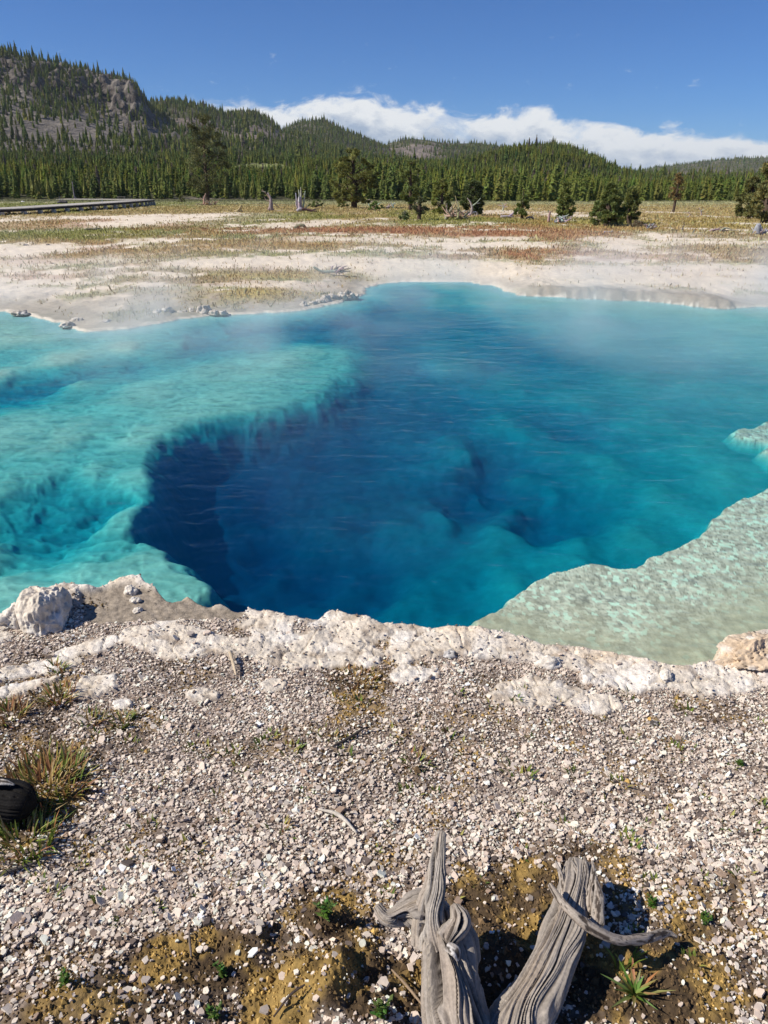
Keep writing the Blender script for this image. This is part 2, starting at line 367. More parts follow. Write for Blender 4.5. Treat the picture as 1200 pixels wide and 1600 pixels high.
# patches of the plain beyond the pool: u, v, half width, half height, kind, strength
K = {'W': (.68, .59, .47), 'G': (.18, .195, .045), 'O': (.33, .21, .075), 'R': (.33, .155, .08), 'B': (.30, .22, .13), 'Y': (.40, .31, .12), 'P': (.47, .33, .25), 'K': (.06, .05, .04), 'D': (.40, .35, .28)}
patches = [(600,318,1500,14,'G',.9),(600,330,1500,12,'O',.7),
  (150,345,260,13,'W',1),(40,322,200,8,'G',.9),(330,346,90,7,'W',1),(210,341,120,8,'W',1),(95,352,60,5,'R',.6),(130,346,50,4,'R',.7),
  (60,365,130,9,'G',.75),(10,352,60,8,'O',.8),(150,372,90,12,'O',.9),(110,368,60,6,'G',.7),(150,388,55,9,'R',.55),(150,396,60,6,'O',.7),(240,362,80,10,'G',.7),(300,352,60,6,'R',.5),
  (45,390,70,14,'W',1),(110,392,20,4,'W',.8),(40,413,90,8,'W',.8),(60,408,120,6,'P',.5),(70,430,80,8,'R',.5),(120,432,60,8,'R',.45),(40,455,120,10,'W',.9),
  (250,376,60,5,'W',.8),(260,388,60,6,'O',.5),(230,402,90,10,'W',.6),(200,425,120,7,'B',.5),(270,413,60,5,'R',.35),(290,436,90,8,'B',.7),
  (370,347,70,7,'G',.7),(350,338,120,7,'W',1),(450,337,80,7,'G',.8),(360,368,60,7,'G',.8),(430,360,110,6,'R',.8),(310,368,40,8,'O',.8),(520,347,60,5,'W',.9),(440,352,60,5,'W',.9),(470,375,50,5,'W',.9),(380,380,110,7,'O',.8),(340,392,90,8,'O',.8),
  (470,386,130,7,'O',.8),(430,396,130,5,'G',.6),(560,362,80,5,'R',.8),(640,357,60,6,'R',.7),(560,374,80,4,'W',.8),(600,382,60,5,'O',.6),
  (420,412,150,10,'W',.95),(560,410,110,12,'W',.9),(350,424,120,5,'B',.6),(460,430,120,5,'Y',.8),(500,424,60,3,'B',.5),(330,436,60,8,'B',.6),(440,445,110,6,'W',.9),
  (330,462,140,10,'Y',.8),(420,457,120,7,'Y',.7),(250,455,80,12,'D',.6),(200,470,110,10,'D',.7),(110,480,80,12,'D',.6),(340,480,120,8,'D',.5),(500,462,50,8,'D',.4),
  (560,440,80,10,'W',.9),(700,420,160,22,'W',.95),(640,372,60,7,'W',.7),(610,349,24,5,'W',.7),(700,346,100,8,'G',.8),(760,338,140,10,'O',.7),(660,335,60,9,'G',.8),(820,346,120,7,'G',.7),(800,331,90,3,'W',.8),(890,336,60,4,'W',.9),
  (700,363,110,8,'R',.7),(860,365,130,8,'R',.75),(770,356,90,5,'R',.6),(770,372,60,3,'W',.8),(640,378,60,4,'W',.8),(780,381,110,4,'W',.95),(840,386,60,4,'W',.8),(750,391,90,5,'R',.55),(690,400,50,6,'B',.6),(760,400,120,4,'R',.5),(860,398,60,10,'R',.5),
  (900,390,60,6,'R',.5),(860,418,60,8,'B',.5),(950,375,50,6,'W',.95),(975,385,40,6,'W',.9),(1010,400,130,9,'R',.6),(960,406,80,6,'P',.6),(1060,380,130,5,'W',.8),(1060,392,140,8,'B',.7),(1150,395,120,12,'B',.8),
  (1000,350,160,9,'O',.8),(1100,368,160,6,'B',.7),(1050,332,60,2,'W',.7),(1150,380,90,4,'W',.6),(930,345,60,6,'G',.6),(1100,350,140,6,'G',.35),
  (1000,430,300,20,'W',.95),(1150,425,120,16,'W',.9),(900,452,170,7,'D',.6),(1080,462,160,8,'D',.7),(1150,470,120,6,'B',.5),(980,460,120,6,'D',.8)]
PAT = []
for u, v, a, b, k, s in patches:
    x, y, _ = gplain(u, v); x1 = gplain(u+a, v)[0]; y1 = gplain(u, v-b)[1]; y0 = gplain(u, v+b)[1]
    kk_ = 1.25 if k in 'GOR' else 1.0; PAT.append((x, y, (x1-x)*kk_, max(.2, (y1-y0)/2)*kk_, k, s))
BANK = [gp(u, 466, WL) for u in (820, 1000, 1090, 1160)]
def land(x, y, d):
    """height and pigment of dry land; d = distance to the shoreline"""
    r = np.hypot(x, y)
    nearw = ss(7.0, 4.5, y)
    z = plain(y).astype(float)+.0
    f1 = fbm(x*1.3, y*1.3, 41, 4); f2 = fbm(x*9, y*9, 42, 3)
    z = z+nearw*(.018*f1+.005*f2)*ss(0, .3, d)+(1-nearw)*(.05*fbm(x*.25, y*.25, 43, 4)*ss(0, 6, d)+.012*fbm(x*2, y*2, 44, 3)*ss(40, 20, r))
    # ------- pigment
    c = np.empty(x.shape+(3,)); c[:] = (.27, .215, .18)
    veg = np.zeros(x.shape)
    m_far = y > 4.5
    if m_far.any():
        X, Y = x[m_far], y[m_far]
        cf = np.empty(X.shape+(3,)); cf[:] = K['W']
        vg = np.zeros(X.shape)
        wx = X+.9*noise2(X*.13, Y*.1, 81); n = .8*fbm(X*.22, Y*.2, 82, 5, .6)+.6*fbm(X*1.3, Y*.9, 83, 4, .7)
        for px, py, a, b, kk, s in PAT:
            q = 1-np.sqrt(((wx-px)/a)**2+((Y-py)/b)**2)
            m = (s if kk in 'WPD' else s*.9)*ss(.0, .4, q+.9*n)
            cf = mixc(cf, K[kk], m)
            if kk in 'GORBY': vg = mix(vg, 1.0, m*(1 if kk in 'GOR' else .6))
            elif kk in 'WPD': vg = vg*(1-m)
        # sparse stems on the white sinter
        sp_ = ss(.25, .7, n+.1)*.35; cf = mixc(cf, (.33, .23, .16), sp_*(1-vg)); vg = np.maximum(vg, sp_*.7)
        far_k = ss(95, 130, Y); cf = mixc(cf, (.10, .10, .04), far_k)
        shorew = ss(.11, .05, d[m_far]-.02*n)*(1-.7*ss(1.2, 1.8, X)*ss(3.3, 2.9, X))
        cf = mixc(cf, (.27, .245, .205), .75*ss(1.5, .3, d[m_far]+.5*n)*ss(0, -.6, X)*ss(8, 8.6, Y)); cf = mixc(cf, (.40, .36, .31), .6*ss(1.0, .2, d[m_far]+.4*n)*ss(-.4, .4, X))
        cf = mixc(cf, (.60, .54, .45), shorew*.8)
        c[m_far] = cf; veg[m_far] = vg
        # bank on the right far shore, low scalloped edge on the left
        Z = z[m_far]; D = d[m_far]
        onbank = ss(BANK[0][0]-.4, BANK[0][0]+.6, X)*ss(BANK[2][0]+.5, BANK[2][0]-.2, X)
        flute = np.abs(noise2(X*5+noise2(X*2, Y*2, 93), Y*1.2, 91))
        Z = Z+onbank*(.022*(1+.9*noise2(X*1.7, Y*1.7, 97)+.5*noise2(X*6, Y*3, 98))*ss(.0, .22, D+.22*flute-.10)*ss(3, .6, D))+.02*fbm(X*4, Y*4, 96, 3)*ss(.1, .4, D)
        lump = ss(-3.6, -3.2, X)*ss(-.1, -.5, X)
        w1, w2, wi = worley(X*3.3, Y*3.3, 95)
        Z = Z+lump*.07*np.sqrt(np.clip(1-(w1/.55)**2, 0, 1))*ss(.10, .22, D)*ss(.75, .4, D)*(wi > .3)
        Z = Z+ss(-3, -4, X)*.03*np.sqrt(np.clip(1-(w1/.5)**2, 0, 1))*ss(.15, .3, D)*ss(1.6, .8, D)*(wi > .5)
        z[m_far] = Z
        cb = c[m_far]; cb = mixc(cb, (.25, .215, .175), onbank*ss(.6, .2, D+.3*flute+.15*fbm(X*3, Y*3, 99, 3))*.8); c[m_far] = cb
    # ------- foreground
    m_n = (y < 4.8) & (r < 6)
    if m_n.any():
        X, Y, D = x[m_n], y[m_n], d[m_n]
        Z = z[m_n]; cc = c[m_n]
        g = fbm(X*24, Y*24, 101, 3)
        cc = cc*(1+.25*g)[..., None]
        s = soil_mask(X, Y)
        for px, py, a, h in MOU:
            q = np.clip(1-((X-px)**2+(Y-py)**2)/(a*a)+.35*fbm(X*7, Y*7, 103, 3), 0, 1); Z = Z+h*q*q*(3-2*q)
        mo = ss(.05, .6, fbm(X*5, Y*5, 105, 4)+.25+.3*fbm(X*25, Y*25, 106, 2))
        ms = (.075, .05, .028)+mo[..., None]*(np.array((.26, .17, .055))-np.array((.075, .05, .028)))
        cc = cc+(ms-cc)*s[..., None]
        Z = Z+s*.006*fbm(X*30, Y*30, 107, 3)
        k = crust_mask(X, Y, D)
        lump = np.abs(fbm(X*4.5, Y*4.5, 108, 4))
        w1, w2, wi = worley(X*9+.6*noise2(X*8, Y*8, 3), Y*9+.6*noise2(X*8, Y*8, 4), 109)
        crack = ss(.07, .0, w2-w1)
        Z = Z+k*((.006+.009*lump)+.005*np.sqrt(np.clip(1-w1*w1, 0, 1))-.008*crack+.004*fbm(X*40, Y*40, 110, 3))
        Z = Z+.026*ss(.28, .02, D)*(.5+.9*fbm(X*3, Y*3, 111, 3))*ss(3.6, 2.9, Y)
        kc = np.empty(X.shape+(3,)); kc[:] = (.62, .545, .45)
        kc = mixc(kc, (.70, .645, .575), ss(-.3, .5, fbm(X*6, Y*6, 112, 4)))
        kc = mixc(kc, (.30, .235, .175), .7*ss(.1, .6, fbm(X*11, Y*11, 113, 4)))
        kc = mixc(kc, (.20, .17, .14), crack*.4*ss(-.2, .4, fbm(X*5, Y*5, 114, 2)))
        kc = mixc(kc, (.62, .46, .29), .7*ss(.16, .0, D)*ss(.0, .6, fbm(X*4, Y*4, 115, 3)+.2))
        cc = cc+(kc-cc)*k[..., None]
        t = tray_mask(X, Y)
        Z = mix(Z, .0+.004*g, t); tc_ = np.array((.27, .225, .175))*(1+.35*fbm(X*40, Y*40, 116, 2))[..., None]
        cc = cc+(tc_-cc)*t[..., None]
        z[m_n] = Z; c[m_n] = cc
    return z, c, veg
def terrain(x, y):
    x = np.asarray(x, float); y = np.asarray(y, float); sh = x.shape; x = x.ravel(); y = y.ravel()
    d = np.full(x.shape, 60.)
    m = (np.abs(x) < 16) & (y > -4) & (y < 26)
    d[m] = sdist(x[m], y[m], shore)
    wob = np.where(y > 6, .10*noise2(x*2.3, y*2.3, 121)+.05*noise2(x*7, y*7, 122), .018*noise2(x*9, y*9, 123)+.022*noise2(x*4, y*4, 124))
    d = d+wob*(np.abs(d) < 2)
    z = np.zeros(x.shape); c = np.zeros(x.shape+(3,)); veg = np.zeros(x.shape)
    lm = d > -.02
    z[lm], c[lm], veg[lm] = land(x[lm], y[lm], np.maximum(d[lm], 0))
    ff = y > 6
    steep = ss(BANK[0][0]-.6, BANK[0][0]+.6, x)*ss(BANK[2][0]+.6, BANK[2][0]-.2, x)
    b = np.where(ff, mix(.20*ss(0, .05, d)+.80*ss(.05, 1.5, d), ss(0, .12, d), steep), ss(0, .05, d))
    z[lm] = mix(WL-.006, z[lm], b[lm])
    wm = d < 0
    if wm.any():
        X, Y, D = x[wm], y[wm], -d[wm]
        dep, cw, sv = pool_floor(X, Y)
        nearrim = Y < 4
        e = np.where(nearrim, np.where(sv > .5, ss(0, .5, D)*.85+.15, ss(-.02, .10, D)), ss(0, .9, D))
        dep = mix(.01, dep, e)
        z[wm] = WL-.005-dep
        tan = np.array((.60, .43, .28))*(1+.3*fbm(X*18, Y*18, 132, 3))[:, None]; k = sv*ss(.62, .15, D+.16*fbm(X*4, Y*4, 131, 3))
        cw = cw+(tan-cw)*(.8*k)[..., None]
        cw = mixc(cw, (.66, .62, .54), ss(.5, .1, D)*(~nearrim))
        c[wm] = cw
    return z.reshape(sh), c.reshape(sh+(3,)), veg.reshape(sh), d.reshape(sh)
def zat(x, y):
    return float(terrain(np.array([x]), np.array([y]))[0][0])
# one sheet: a polar grid whose cells grow with distance
az = np.concatenate([np.linspace(-180, -75, 16)[:-1], np.linspace(-75, -36, 60)[:-1], np.linspace(-36, 36, 760), np.linspace(36, 75, 60)[1:], np.linspace(75, 180, 16)[1:]])
az = np.radians(az)
rr = [.25, .5, .75, .9]
while rr[-1] < 3.3: rr.append(rr[-1]*1.0028)
while rr[-1] < 15: rr.append(rr[-1]*1.0048)
while rr[-1] < 150: rr.append(rr[-1]*1.013)
while rr[-1] < 9000: rr.append(rr[-1]*1.12)
rr = np.array(rr)
RR, AZ = np.meshgrid(rr, az, indexing='ij')
GX, GY = RR*np.sin(AZ), RR*np.cos(AZ)
GZ, GC, GV, GD = terrain(GX, GY)
nr, na = RR.shape
i = np.arange(nr*na).reshape(nr, na)
quads = np.stack([i[:-1, :-1], i[:-1, 1:], i[1:, 1:], i[1:, :-1]], -1).reshape(-1, 4)[:, ::-1]
V = np.stack([GX, GY, GZ], -1).reshape(-1, 3); V = np.vstack([V, [0, 0, 0]])
cen = np.stack([i[0, :-1], i[0, 1:], np.full(na-1, nr*na)], -1)
ground = build('ground', V, [quads, cen], M['ground'], np.vstack([GC.reshape(-1, 3), GC[0, 0]]), True)
ground.data.materials.append(M['basin'])
fd = np.concatenate([np.minimum.reduce([GD[:-1, :-1], GD[1:, 1:]]).reshape(-1), np.full(na-1, 50.)])
ground.data.polygons.foreach_set('material_index', (fd < -.03).astype(np.int32))
tag(ground, kind='structure')
# water body: closed, its rim hidden inside the banks
def ripples():
    m, N, L, P, O = newmat('water'); N.remove(P)
    tc = N.new('ShaderNodeTexCoord')
    nrm = None
    for sc, st, rot, stretch, dist in ((1.6, .022, .15, 2.2, .8), (5.0, .0150, -.25, 2.0, .9), (12, .0075, .4, 1.7, .6), (30, .0016, 0, 1.4, .3)):
        mp = N.new('ShaderNodeMapping'); mp.inputs['Rotation'].default_value = (0, 0, rot); mp.inputs['Scale'].default_value = (1/stretch, 1, 1)
        L.new(tc.outputs['Object'], mp.inputs[0])
        t = tex_noise(N, L, sc, 2, .5, mp.outputs[0], dist)
        b = N.new('ShaderNodeBump'); b.inputs['Strength'].default_value = 1; b.inputs['Distance'].default_value = st
        L.new(t.outputs[0], b.inputs['Height'])
        if nrm: L.new(nrm, b.inputs['Normal'])
        nrm = b.outputs[0]
    # Schlick reflectance from the facing of the rippled surface, the same from above and from below
    fw = N.new('ShaderNodeLayerWeight'); fw.inputs[0].default_value = .5; L.new(nrm, fw.inputs['Normal'])
    f5 = N.new('ShaderNodeMath'); f5.operation = 'POWER'; f5.inputs[1].default_value = 5; L.new(fw.outputs['Facing'], f5.inputs[0])
    fr = N.new('ShaderNodeMath'); fr.operation = 'MULTIPLY_ADD'; fr.inputs[1].default_value = .42; fr.inputs[2].default_value = .02; L.new(f5.outputs[0], fr.inputs[0])
    gl = N.new('ShaderNodeBsdfGlossy'); gl.inputs['Roughness'].default_value = .03; gl.inputs[0].default_value = (.6, .78, .95, 1); L.new(nrm, gl.inputs['Normal'])
    # the facing of each ripple decides how much of the floor it lets through
    lw = N.new('ShaderNodeLayerWeight'); lw.inputs[0].default_value = .5; L.new(nrm, lw.inputs['Normal'])
    r = ramp(N, L, lw.outputs['Facing'], [(0, (1, 1, 1)), (1, (.64, .77, .80))])
    tr = N.new('ShaderNodeBsdfTransparent'); L.new(r.outputs[0], tr.inputs[0])
    mx = N.new('ShaderNodeMixShader'); L.new(fr.outputs[0], mx.inputs[0]); L.new(tr.outputs[0], mx.inputs[1]); L.new(gl.outputs[0], mx.inputs[2])
    L.new(mx.outputs[0], O.inputs[0])
    vs = N.new('ShaderNodeVolumeScatter'); vs.inputs[0].default_value = (.0, .5, .9, 1); vs.inputs['Density'].default_value = .24; vs.inputs['Anisotropy'].default_value = 0
    ad = N.new('ShaderNodeAddShader'); L.new(vs.outputs[0], ad.inputs[1])
    va = N.new('ShaderNodeVolumeAbsorption')
    s = np.array((1.25, .265, .145)); dn = 10.0; va.inputs[0].default_value = (*(1-s*SIG/dn), 1); va.inputs['Density'].default_value = dn
    L.new(va.outputs[0], ad.inputs[0]); L.new(ad.outputs[0], O.inputs[1])
    return m
M['water'] = ripples()
x0, x1, y0, y1, zb = -9.5, 9.5, 2.2, 15.5, -3.2
wv = [[x, y, z] for z in (zb, WL) for y in (y0, y1) for x in (x0, x1)]
water = build('water', wv, np.array([[0,2,3,1],[4,5,7,6],[0,1,5,4],[1,3,7,5],[3,2,6,7],[2,0,4,6]]), M['water'])
tag(water, kind='structure')
# ================================================================== gravel, moss and grass of the foreground
def scatter(n, r0, r1, half=37):
    r = np.sqrt(rng.uniform(r0*r0, r1*r1, n)); a = np.radians(rng.uniform(-half, half, n))
    return r*np.sin(a), r*np.cos(a)
def flakes(sp_=.0072, mean=.0042, nb=6, name='gravel', lab='pale flat sinter gravel flakes covering the near bank', dens=1.0, sig=.42):
    # jittered grid so that the flakes lie side by side
    gx, gy = np.meshgrid(np.arange(-3.2, 3.2, sp_), np.arange(.80, 3.7, sp_))
    x = (gx+rng.uniform(-.6, .6, gx.shape)*sp_).ravel(); y = (gy+rng.uniform(-.6, .6, gx.shape)*sp_).ravel()
    r = np.hypot(x, y); a = np.degrees(np.arctan2(x, y))
    m = (np.abs(a) < 62) & (r > .85) & (r < 3.6) & ((np.abs(a) < 37) | (rng.rand(*a.shape) < .6)); x, y, a = x[m], y[m], np.abs(a[m])
    z, c, v, d = terrain(x, y)
    s = soil_mask(x, y); k = crust_mask(x, y, d); t = tray_mask(x, y)
    patch = fbm(x*6, y*6, 151, 4)
    p = (1-.95*s)*(1-.95*k)*(1-t)*(d > .02)*mix(1, .93, ss(1.3, 1.9, y))*np.clip(.86+.5*patch+.25*fbm(x*25, y*25, 152, 2), .2, 1)
    m = rng.rand(len(x)) < p*dens
    x, y, z, patch, s, a = x[m], y[m], z[m], patch[m], s[m], a[m]
    n = len(x)
    size = np.exp(rng.normal(math.log(mean), sig, n)); size = np.clip(size*np.where(a > 37, 1.3, 1)*mix(1.22, .88, ss(1.2, 2.0, y)), .0009, .016)
    th = size*rng.uniform(.14, .36, n)
    ang = np.sort(rng.uniform(0, 1, (n, nb))*.75+np.arange(nb)[None], 1)/nb*2*PI
    rad = size[:, None]*rng.uniform(.7, 1.15, (n, nb))
    lx = np.cos(ang)*rad*rng.uniform(.75, 1.3, (n, 1)); ly = np.sin(ang)*rad
    rot = rng.uniform(0, 2*PI, n)[:, None]; lx, ly = lx*np.cos(rot)-ly*np.sin(rot), lx*np.sin(rot)+ly*np.cos(rot)
    tilt = np.abs(rng.normal(0, .34, n))[:, None]; ta = rng.uniform(0, 2*PI, n)[:, None]
    h = (lx*np.cos(ta)+ly*np.sin(ta))*np.tan(np.minimum(tilt, .8))
    lift = (np.abs(rng.normal(0, .0025, n))+.002)[:, None]
    top = np.stack([x[:, None]+lx*.86, y[:, None]+ly*.86, z[:, None]+lift+th[:, None]+h], -1)
    bot = np.stack([x[:, None]+lx, y[:, None]+ly, z[:, None]+lift-.001+h*.9], -1)
    V = np.concatenate([top, bot], 1).reshape(-1, 3)
    b = (np.arange(n)*2*nb)[:, None]
    topf = b+np.arange(nb)[None]
    k0 = np.arange(nb); k1 = (k0+1) % nb
    side = np.stack([b+k0, b+nb+k0, b+nb+k1, b+k1], -1).reshape(-1, 4)
    u = rng.rand(n)[:, None]; l = np.exp(rng.normal(0, .16, n))[:, None]
    col = np.where(u < .42, (.63, .56, .475), np.where(u < .66, (.53, .445, .375), np.where(u < .81, (.41, .36, .32), np.where(u < .93, (.27, .20, .15), (.10, .08, .07)))))*l
    col = col*np.array((1.14, 1.11, 1.09))
    col = np.clip(col*(1+.18*patch[:, None]), .03, .76)
    o = build(name, V, [topf, side], M['gravel'], np.repeat(col, 2*nb, 0), False)
    tag(o, lab, 'gravel', None, 'stuff')
flakes()
flakes(.0052, .0019, 4, 'grit', 'fine pale sinter grit between the gravel flakes', .62, .3)
def crumbs():
    x, y = scatter(130000, .85, 3.2, 55)
    z, c, v, d = terrain(x, y)
    s = soil_mask(x, y)*(1-crust_mask(x, y, d))*(d > .05)
    m = rng.rand(len(x)) < s*.8
    x, y, z = x[m], y[m], z[m]; n = len(x)
    mo = ss(.05, .6, fbm(x*5, y*5, 105, 4)+.25+.3*fbm(x*25, y*25, 106, 2))
    r = np.exp(rng.normal(math.log(.0036), .35, n))
    o6 = np.array([[1,0,0],[0,1,0],[-1,0,0],[0,-1,0],[0,0,1],[0,0,-.6]], float)
    q = rng.uniform(0, 2*PI, n); ca, sa = np.cos(q)[:, None], np.sin(q)[:, None]
    P = o6[None]*rng.uniform(.6, 1.4, (n, 6, 1))*r[:, None, None]
    P = np.stack([P[..., 0]*ca-P[..., 1]*sa, P[..., 0]*sa+P[..., 1]*ca, P[..., 2]], -1)+np.stack([x, y, z+r*.3], -1)[:, None]
    f8 = np.array([[0,1,4],[1,2,4],[2,3,4],[3,0,4],[1,0,5],[2,1,5],[3,2,5],[0,3,5]])
    Fc = (np.arange(n)[:, None, None]*6+f8[None]).reshape(-1, 3)
    col = (np.array((.11, .072, .038))+mo[:, None]*(np.array((.33, .215, .07))-np.array((.11, .072, .038))))*np.exp(rng.normal(0, .3, n))[:, None]
    o = build('moss', P.reshape(-1, 3), Fc, M['moss'], np.repeat(col, 6, 0), False)
    tag(o, 'brown and ochre moss crumbs on the near bank', 'moss', None, 'stuff')
crumbs()
def blade(mb, base, ang, length, width, lean, C, bend=.6, seg=3):
    """one grass blade: a creased strip that bends over"""
    ca, sa = math.cos(ang), math.sin(ang); px, py = -sa, ca
    t = np.linspace(0, 1, seg+1); out = lean*length*(t*(1-bend)+bend*t*t); up = length*np.sqrt(np.clip(1-lean*lean, .05, 1))*(t-.35*bend*t*t)
    w = width*np.array([.7]+[1-.95*(k/seg)**1.6 for k in range(1, seg+1)])
    P = []
    for k in range(seg+1):
        cx, cy, cz = base[0]+ca*out[k], base[1]+sa*out[k], base[2]+up[k]
        P += [(cx+px*w[k]/2, cy+py*w[k]/2, cz), (cx, cy, cz-w[k]*.25), (cx-px*w[k]/2, cy-py*w[k]/2, cz)]
    Q = []
    for k in range(seg):
        a = 3*k; Q += [[a, a+1, a+4, a+3], [a+1, a+2, a+5, a+4]]
    mb.add(P, Q, None, C)
GREENS = [(.15, .22, .03), (.22, .27, .045), (.30, .29, .07), (.11, .17, .03)]
DRY = [(.36, .24, .08), (.36, .18, .07), (.42, .31, .14), (.28, .13, .06)]
def tuft(name, n, rad, h, w, dry=.4, seed=0, lean=(.2, .95), mat='leaf'):
    r = random.Random(seed); mb = MB()
    for k in range(n):
        a = r.uniform(0, 2*PI); q = rad*math.sqrt(r.random()); c = r.choice(DRY if r.random() < dry else GREENS)
        f = r.uniform(.7, 1.25)
        blade(mb, (q*math.cos(a), q*math.sin(a), -.004), a+r.uniform(-.9, .9), h*r.uniform(.5, 1.1), w*r.uniform(.9, 2.0), r.uniform(*lean), tuple(x*f for x in c), r.uniform(.2, .8))
    return mb.build(name, M[mat], True)
def put(o, u, v, s=1.0, rz=None, dz=0):
    x, y = gp(u, v, 0); x = float(x); y = float(y); z = zat(x, y)
    x, y = gp(u, v, z); x = float(x); y = float(y)
    o.location = (x, y, zat(x, y)+dz); o.scale = (s, s, s); o.rotation_euler = (0, 0, random.uniform(0, 6.28) if rz is None else rz)
    return o
# the big clumps at the left
for k, (u, v, n, rad, h, dry, lab) in enumerate([
    (72, 1230, 240, .10, .085, .6, 'broad yellow-green grass clump behind the end of the charred log'),
    (36, 1318, 110, .075, .085, .3, 'bright green grass clump in front of the charred log'),
    (15, 1118, 60, .05, .06, .85, 'reddish dry grass clump at the left above the charred log'),
    (92, 1092, 60, .045, .06, .7, 'dry brown-green tuft below the curved white crust ledge'),
    (140, 1128, 34, .035, .045, .4, 'small green-brown tuft of a pair right of the dry clump'),
    (192, 1130, 34, .03, .045, .35, 'low yellow-green tuft, the right one of a pair below the white crust'),
    (88, 1045, 26, .03, .04, .6, 'tuft of reddish and green blades tucked under the curved crust ledge'),
    (560, 1062, 60, .06, .04, .8, 'flat brown dry tuft just below the middle of the white rim'),
    (652, 1192, 34, .04, .035, .45, 'spreading olive tuft in the middle of the gravel')]):
    o = tuft('grass_tuft', int(n*1.5), rad*1.15, h*1.15, .0050, dry, 300+k); put(o, u, v); tag(o, lab, 'grass tuft')
# rosette with pointed leaves
def rosette():
    mb = MB(); r = random.Random(5)
    for k in range(26):
        a = k*2.4; t = k/26
        blade(mb, (0, 0, 0), a, .075*(.55+.6*t)*r.uniform(.8, 1.15), .012, .45+.5*t, tuple(x*r.uniform(.7, 1.2) for x in r.choice([(.20, .22, .05), (.14, .20, .04), (.34, .22, .08), (.26, .26, .09)])), .35, 4)
    return mb.build('rosette_plant', M['leaf'], True)
o = rosette(); put(o, 990, 1555); tag(o, 'spiky rosette plant with narrow pointed leaves right of the grey log', 'plant')
o = tuft('grass_tuft', 10, .02, .09, .007, .1, 77, (.2, .5)); put(o, 975, 1512, rz=0); tag(o, 'few upright green blades behind the spiky rosette', 'grass tuft')
def leaf(mb, base, a, e, ln, w, C):
    ca, sa, ce, se = math.cos(a), math.sin(a), math.cos(e), math.sin(e)
    d = np.array((ca*ce, sa*ce, se)); s = np.array((-sa, ca, 0)); b = np.array(base); up = np.cross(d, s)*-.15
    P = [b, b+d*ln*.4+s*w/2+up*w, b+d*ln*.45, b+d*ln*.4-s*w/2+up*w, b+d*ln]
    mb.add(P, None, [[0, 1, 2], [0, 2, 3], [1, 4, 2], [2, 4, 3]], C)
def herb(name, stems, h, ln, seed):
    r = random.Random(seed); root = empty(name, (0, 0, 0)); st = MB(); lf = MB()
    for k in range(stems):
        a = r.uniform(0, 6.28); le = r.uniform(.05, .5); hh = h*r.uniform(.6, 1.1)
        P = [(0, 0, -.005), (math.cos(a)*hh*le*.4, math.sin(a)*hh*le*.4, hh*.5), (math.cos(a)*hh*le, math.sin(a)*hh*le, hh)]
        tube(st, P, [.0018, .0012, .0008], 5, 5, (.12, .14, .03))
        for t in np.linspace(.15, 1, 9):
            q = spline(P, 20)[int(t*19)]
            for j in range(2):
                leaf(lf, q, r.uniform(0, 6.28), r.uniform(-.1, .9), ln*r.uniform(.6, 1.2)*(1.15-.5*t), ln*.42, tuple(x*r.uniform(.7, 1.3) for x in (.075, .145, .022)))
    st.build('stem', M['leaf'], True, root); lf.build('foliage', M['leaf'], False, root)
    return root
for k, (u, v, st, h, ln, lab) in enumerate([
    (508, 1432, 5, .075, .020, 'upright leafy green herb on the dark moss left of the grey stump'),
    (348, 1520, 5, .035, .016, 'low dark green leafy herb on the moss near the bottom edge'),
    (592, 1588, 4, .05, .022, 'dark green herb with broad leaves by the foot of the grey stump'),
    (102, 1540, 4, .045, .016, 'yellow-green herb on the brown moss near the lower left corner'),
    (335, 1592, 4, .035, .015, 'green herb cut by the bottom edge of the picture'),
    (1155, 1196, 8, .022, .014, 'dark green low plant alone on the gravel at the far right'),
    (1100, 1440, 4, .04, .013, 'small upright herb on the gravel right of the curved branch'),
    (1018, 1415, 5, .03, .013, 'low pale green herb behind the tip of the curved branch')]):
    o = herb('leafy_herb', st, h, ln, 500+k); put(o, u, v); tag(o, lab, 'herb')
protos = [tuft('sprout', 12, .014, .020, .0042, .25, 901), tuft('sprout', 16, .02, .018, .004, .55, 902), tuft('sprout', 9, .010, .024, .005, .1, 903)]
spots = [(375,1203),(345,1247),(420,1152),(490,1147),(505,1140),(680,1238),(985,1152),(1070,1163),(1022,1133),(215,1338),(270,1330),(120,1355),(80,1405),(150,1290),(300,1170),(325,1175),(290,1150),(255,1130),
         (400,1215),(395,1245),(540,1180),(620,1150),(745,1165),(700,1150),(640,1240),(780,1190),(830,1155),(900,1210),(950,1240),(880,1290),(940,1120),(1010,1100),(860,1130),(1060,1105),(820,1080),(1100,1250),
         (1020,1380),(1130,1400),(990,1460),(1080,1500),(800,1330),(585,1330),(600,1290),(440,1310),(300,1400),(240,1420),(355,1390),(60,1380),(165,1405),(225,1290),(560,1100),(530,1090),(600,1110),(205,1250),
         (190,1440),(40,1460),(120,1330),(155,1320),(265,1255),(715,1085),(770,1100),(660,1120),(480,1240),(455,1180),(1165,1330),(1185,1130),(1140,1290),(700,1300)]
rs_ = random.Random(42); spots += [(rs_.uniform(120, 1190), 1085+330*rs_.random()) for _ in range(60)]
for k, (u, v) in enumerate(spots):
    o = protos[k % 3] if k < 3 else copy_tree(protos[k % 3]); put(o, u, v, random.uniform(1.0, 2.1))
    tag(o, 'tiny green and brown sprout scattered over the near gravel', 'sprout', 'tiny sprouts scattered over the gravel')
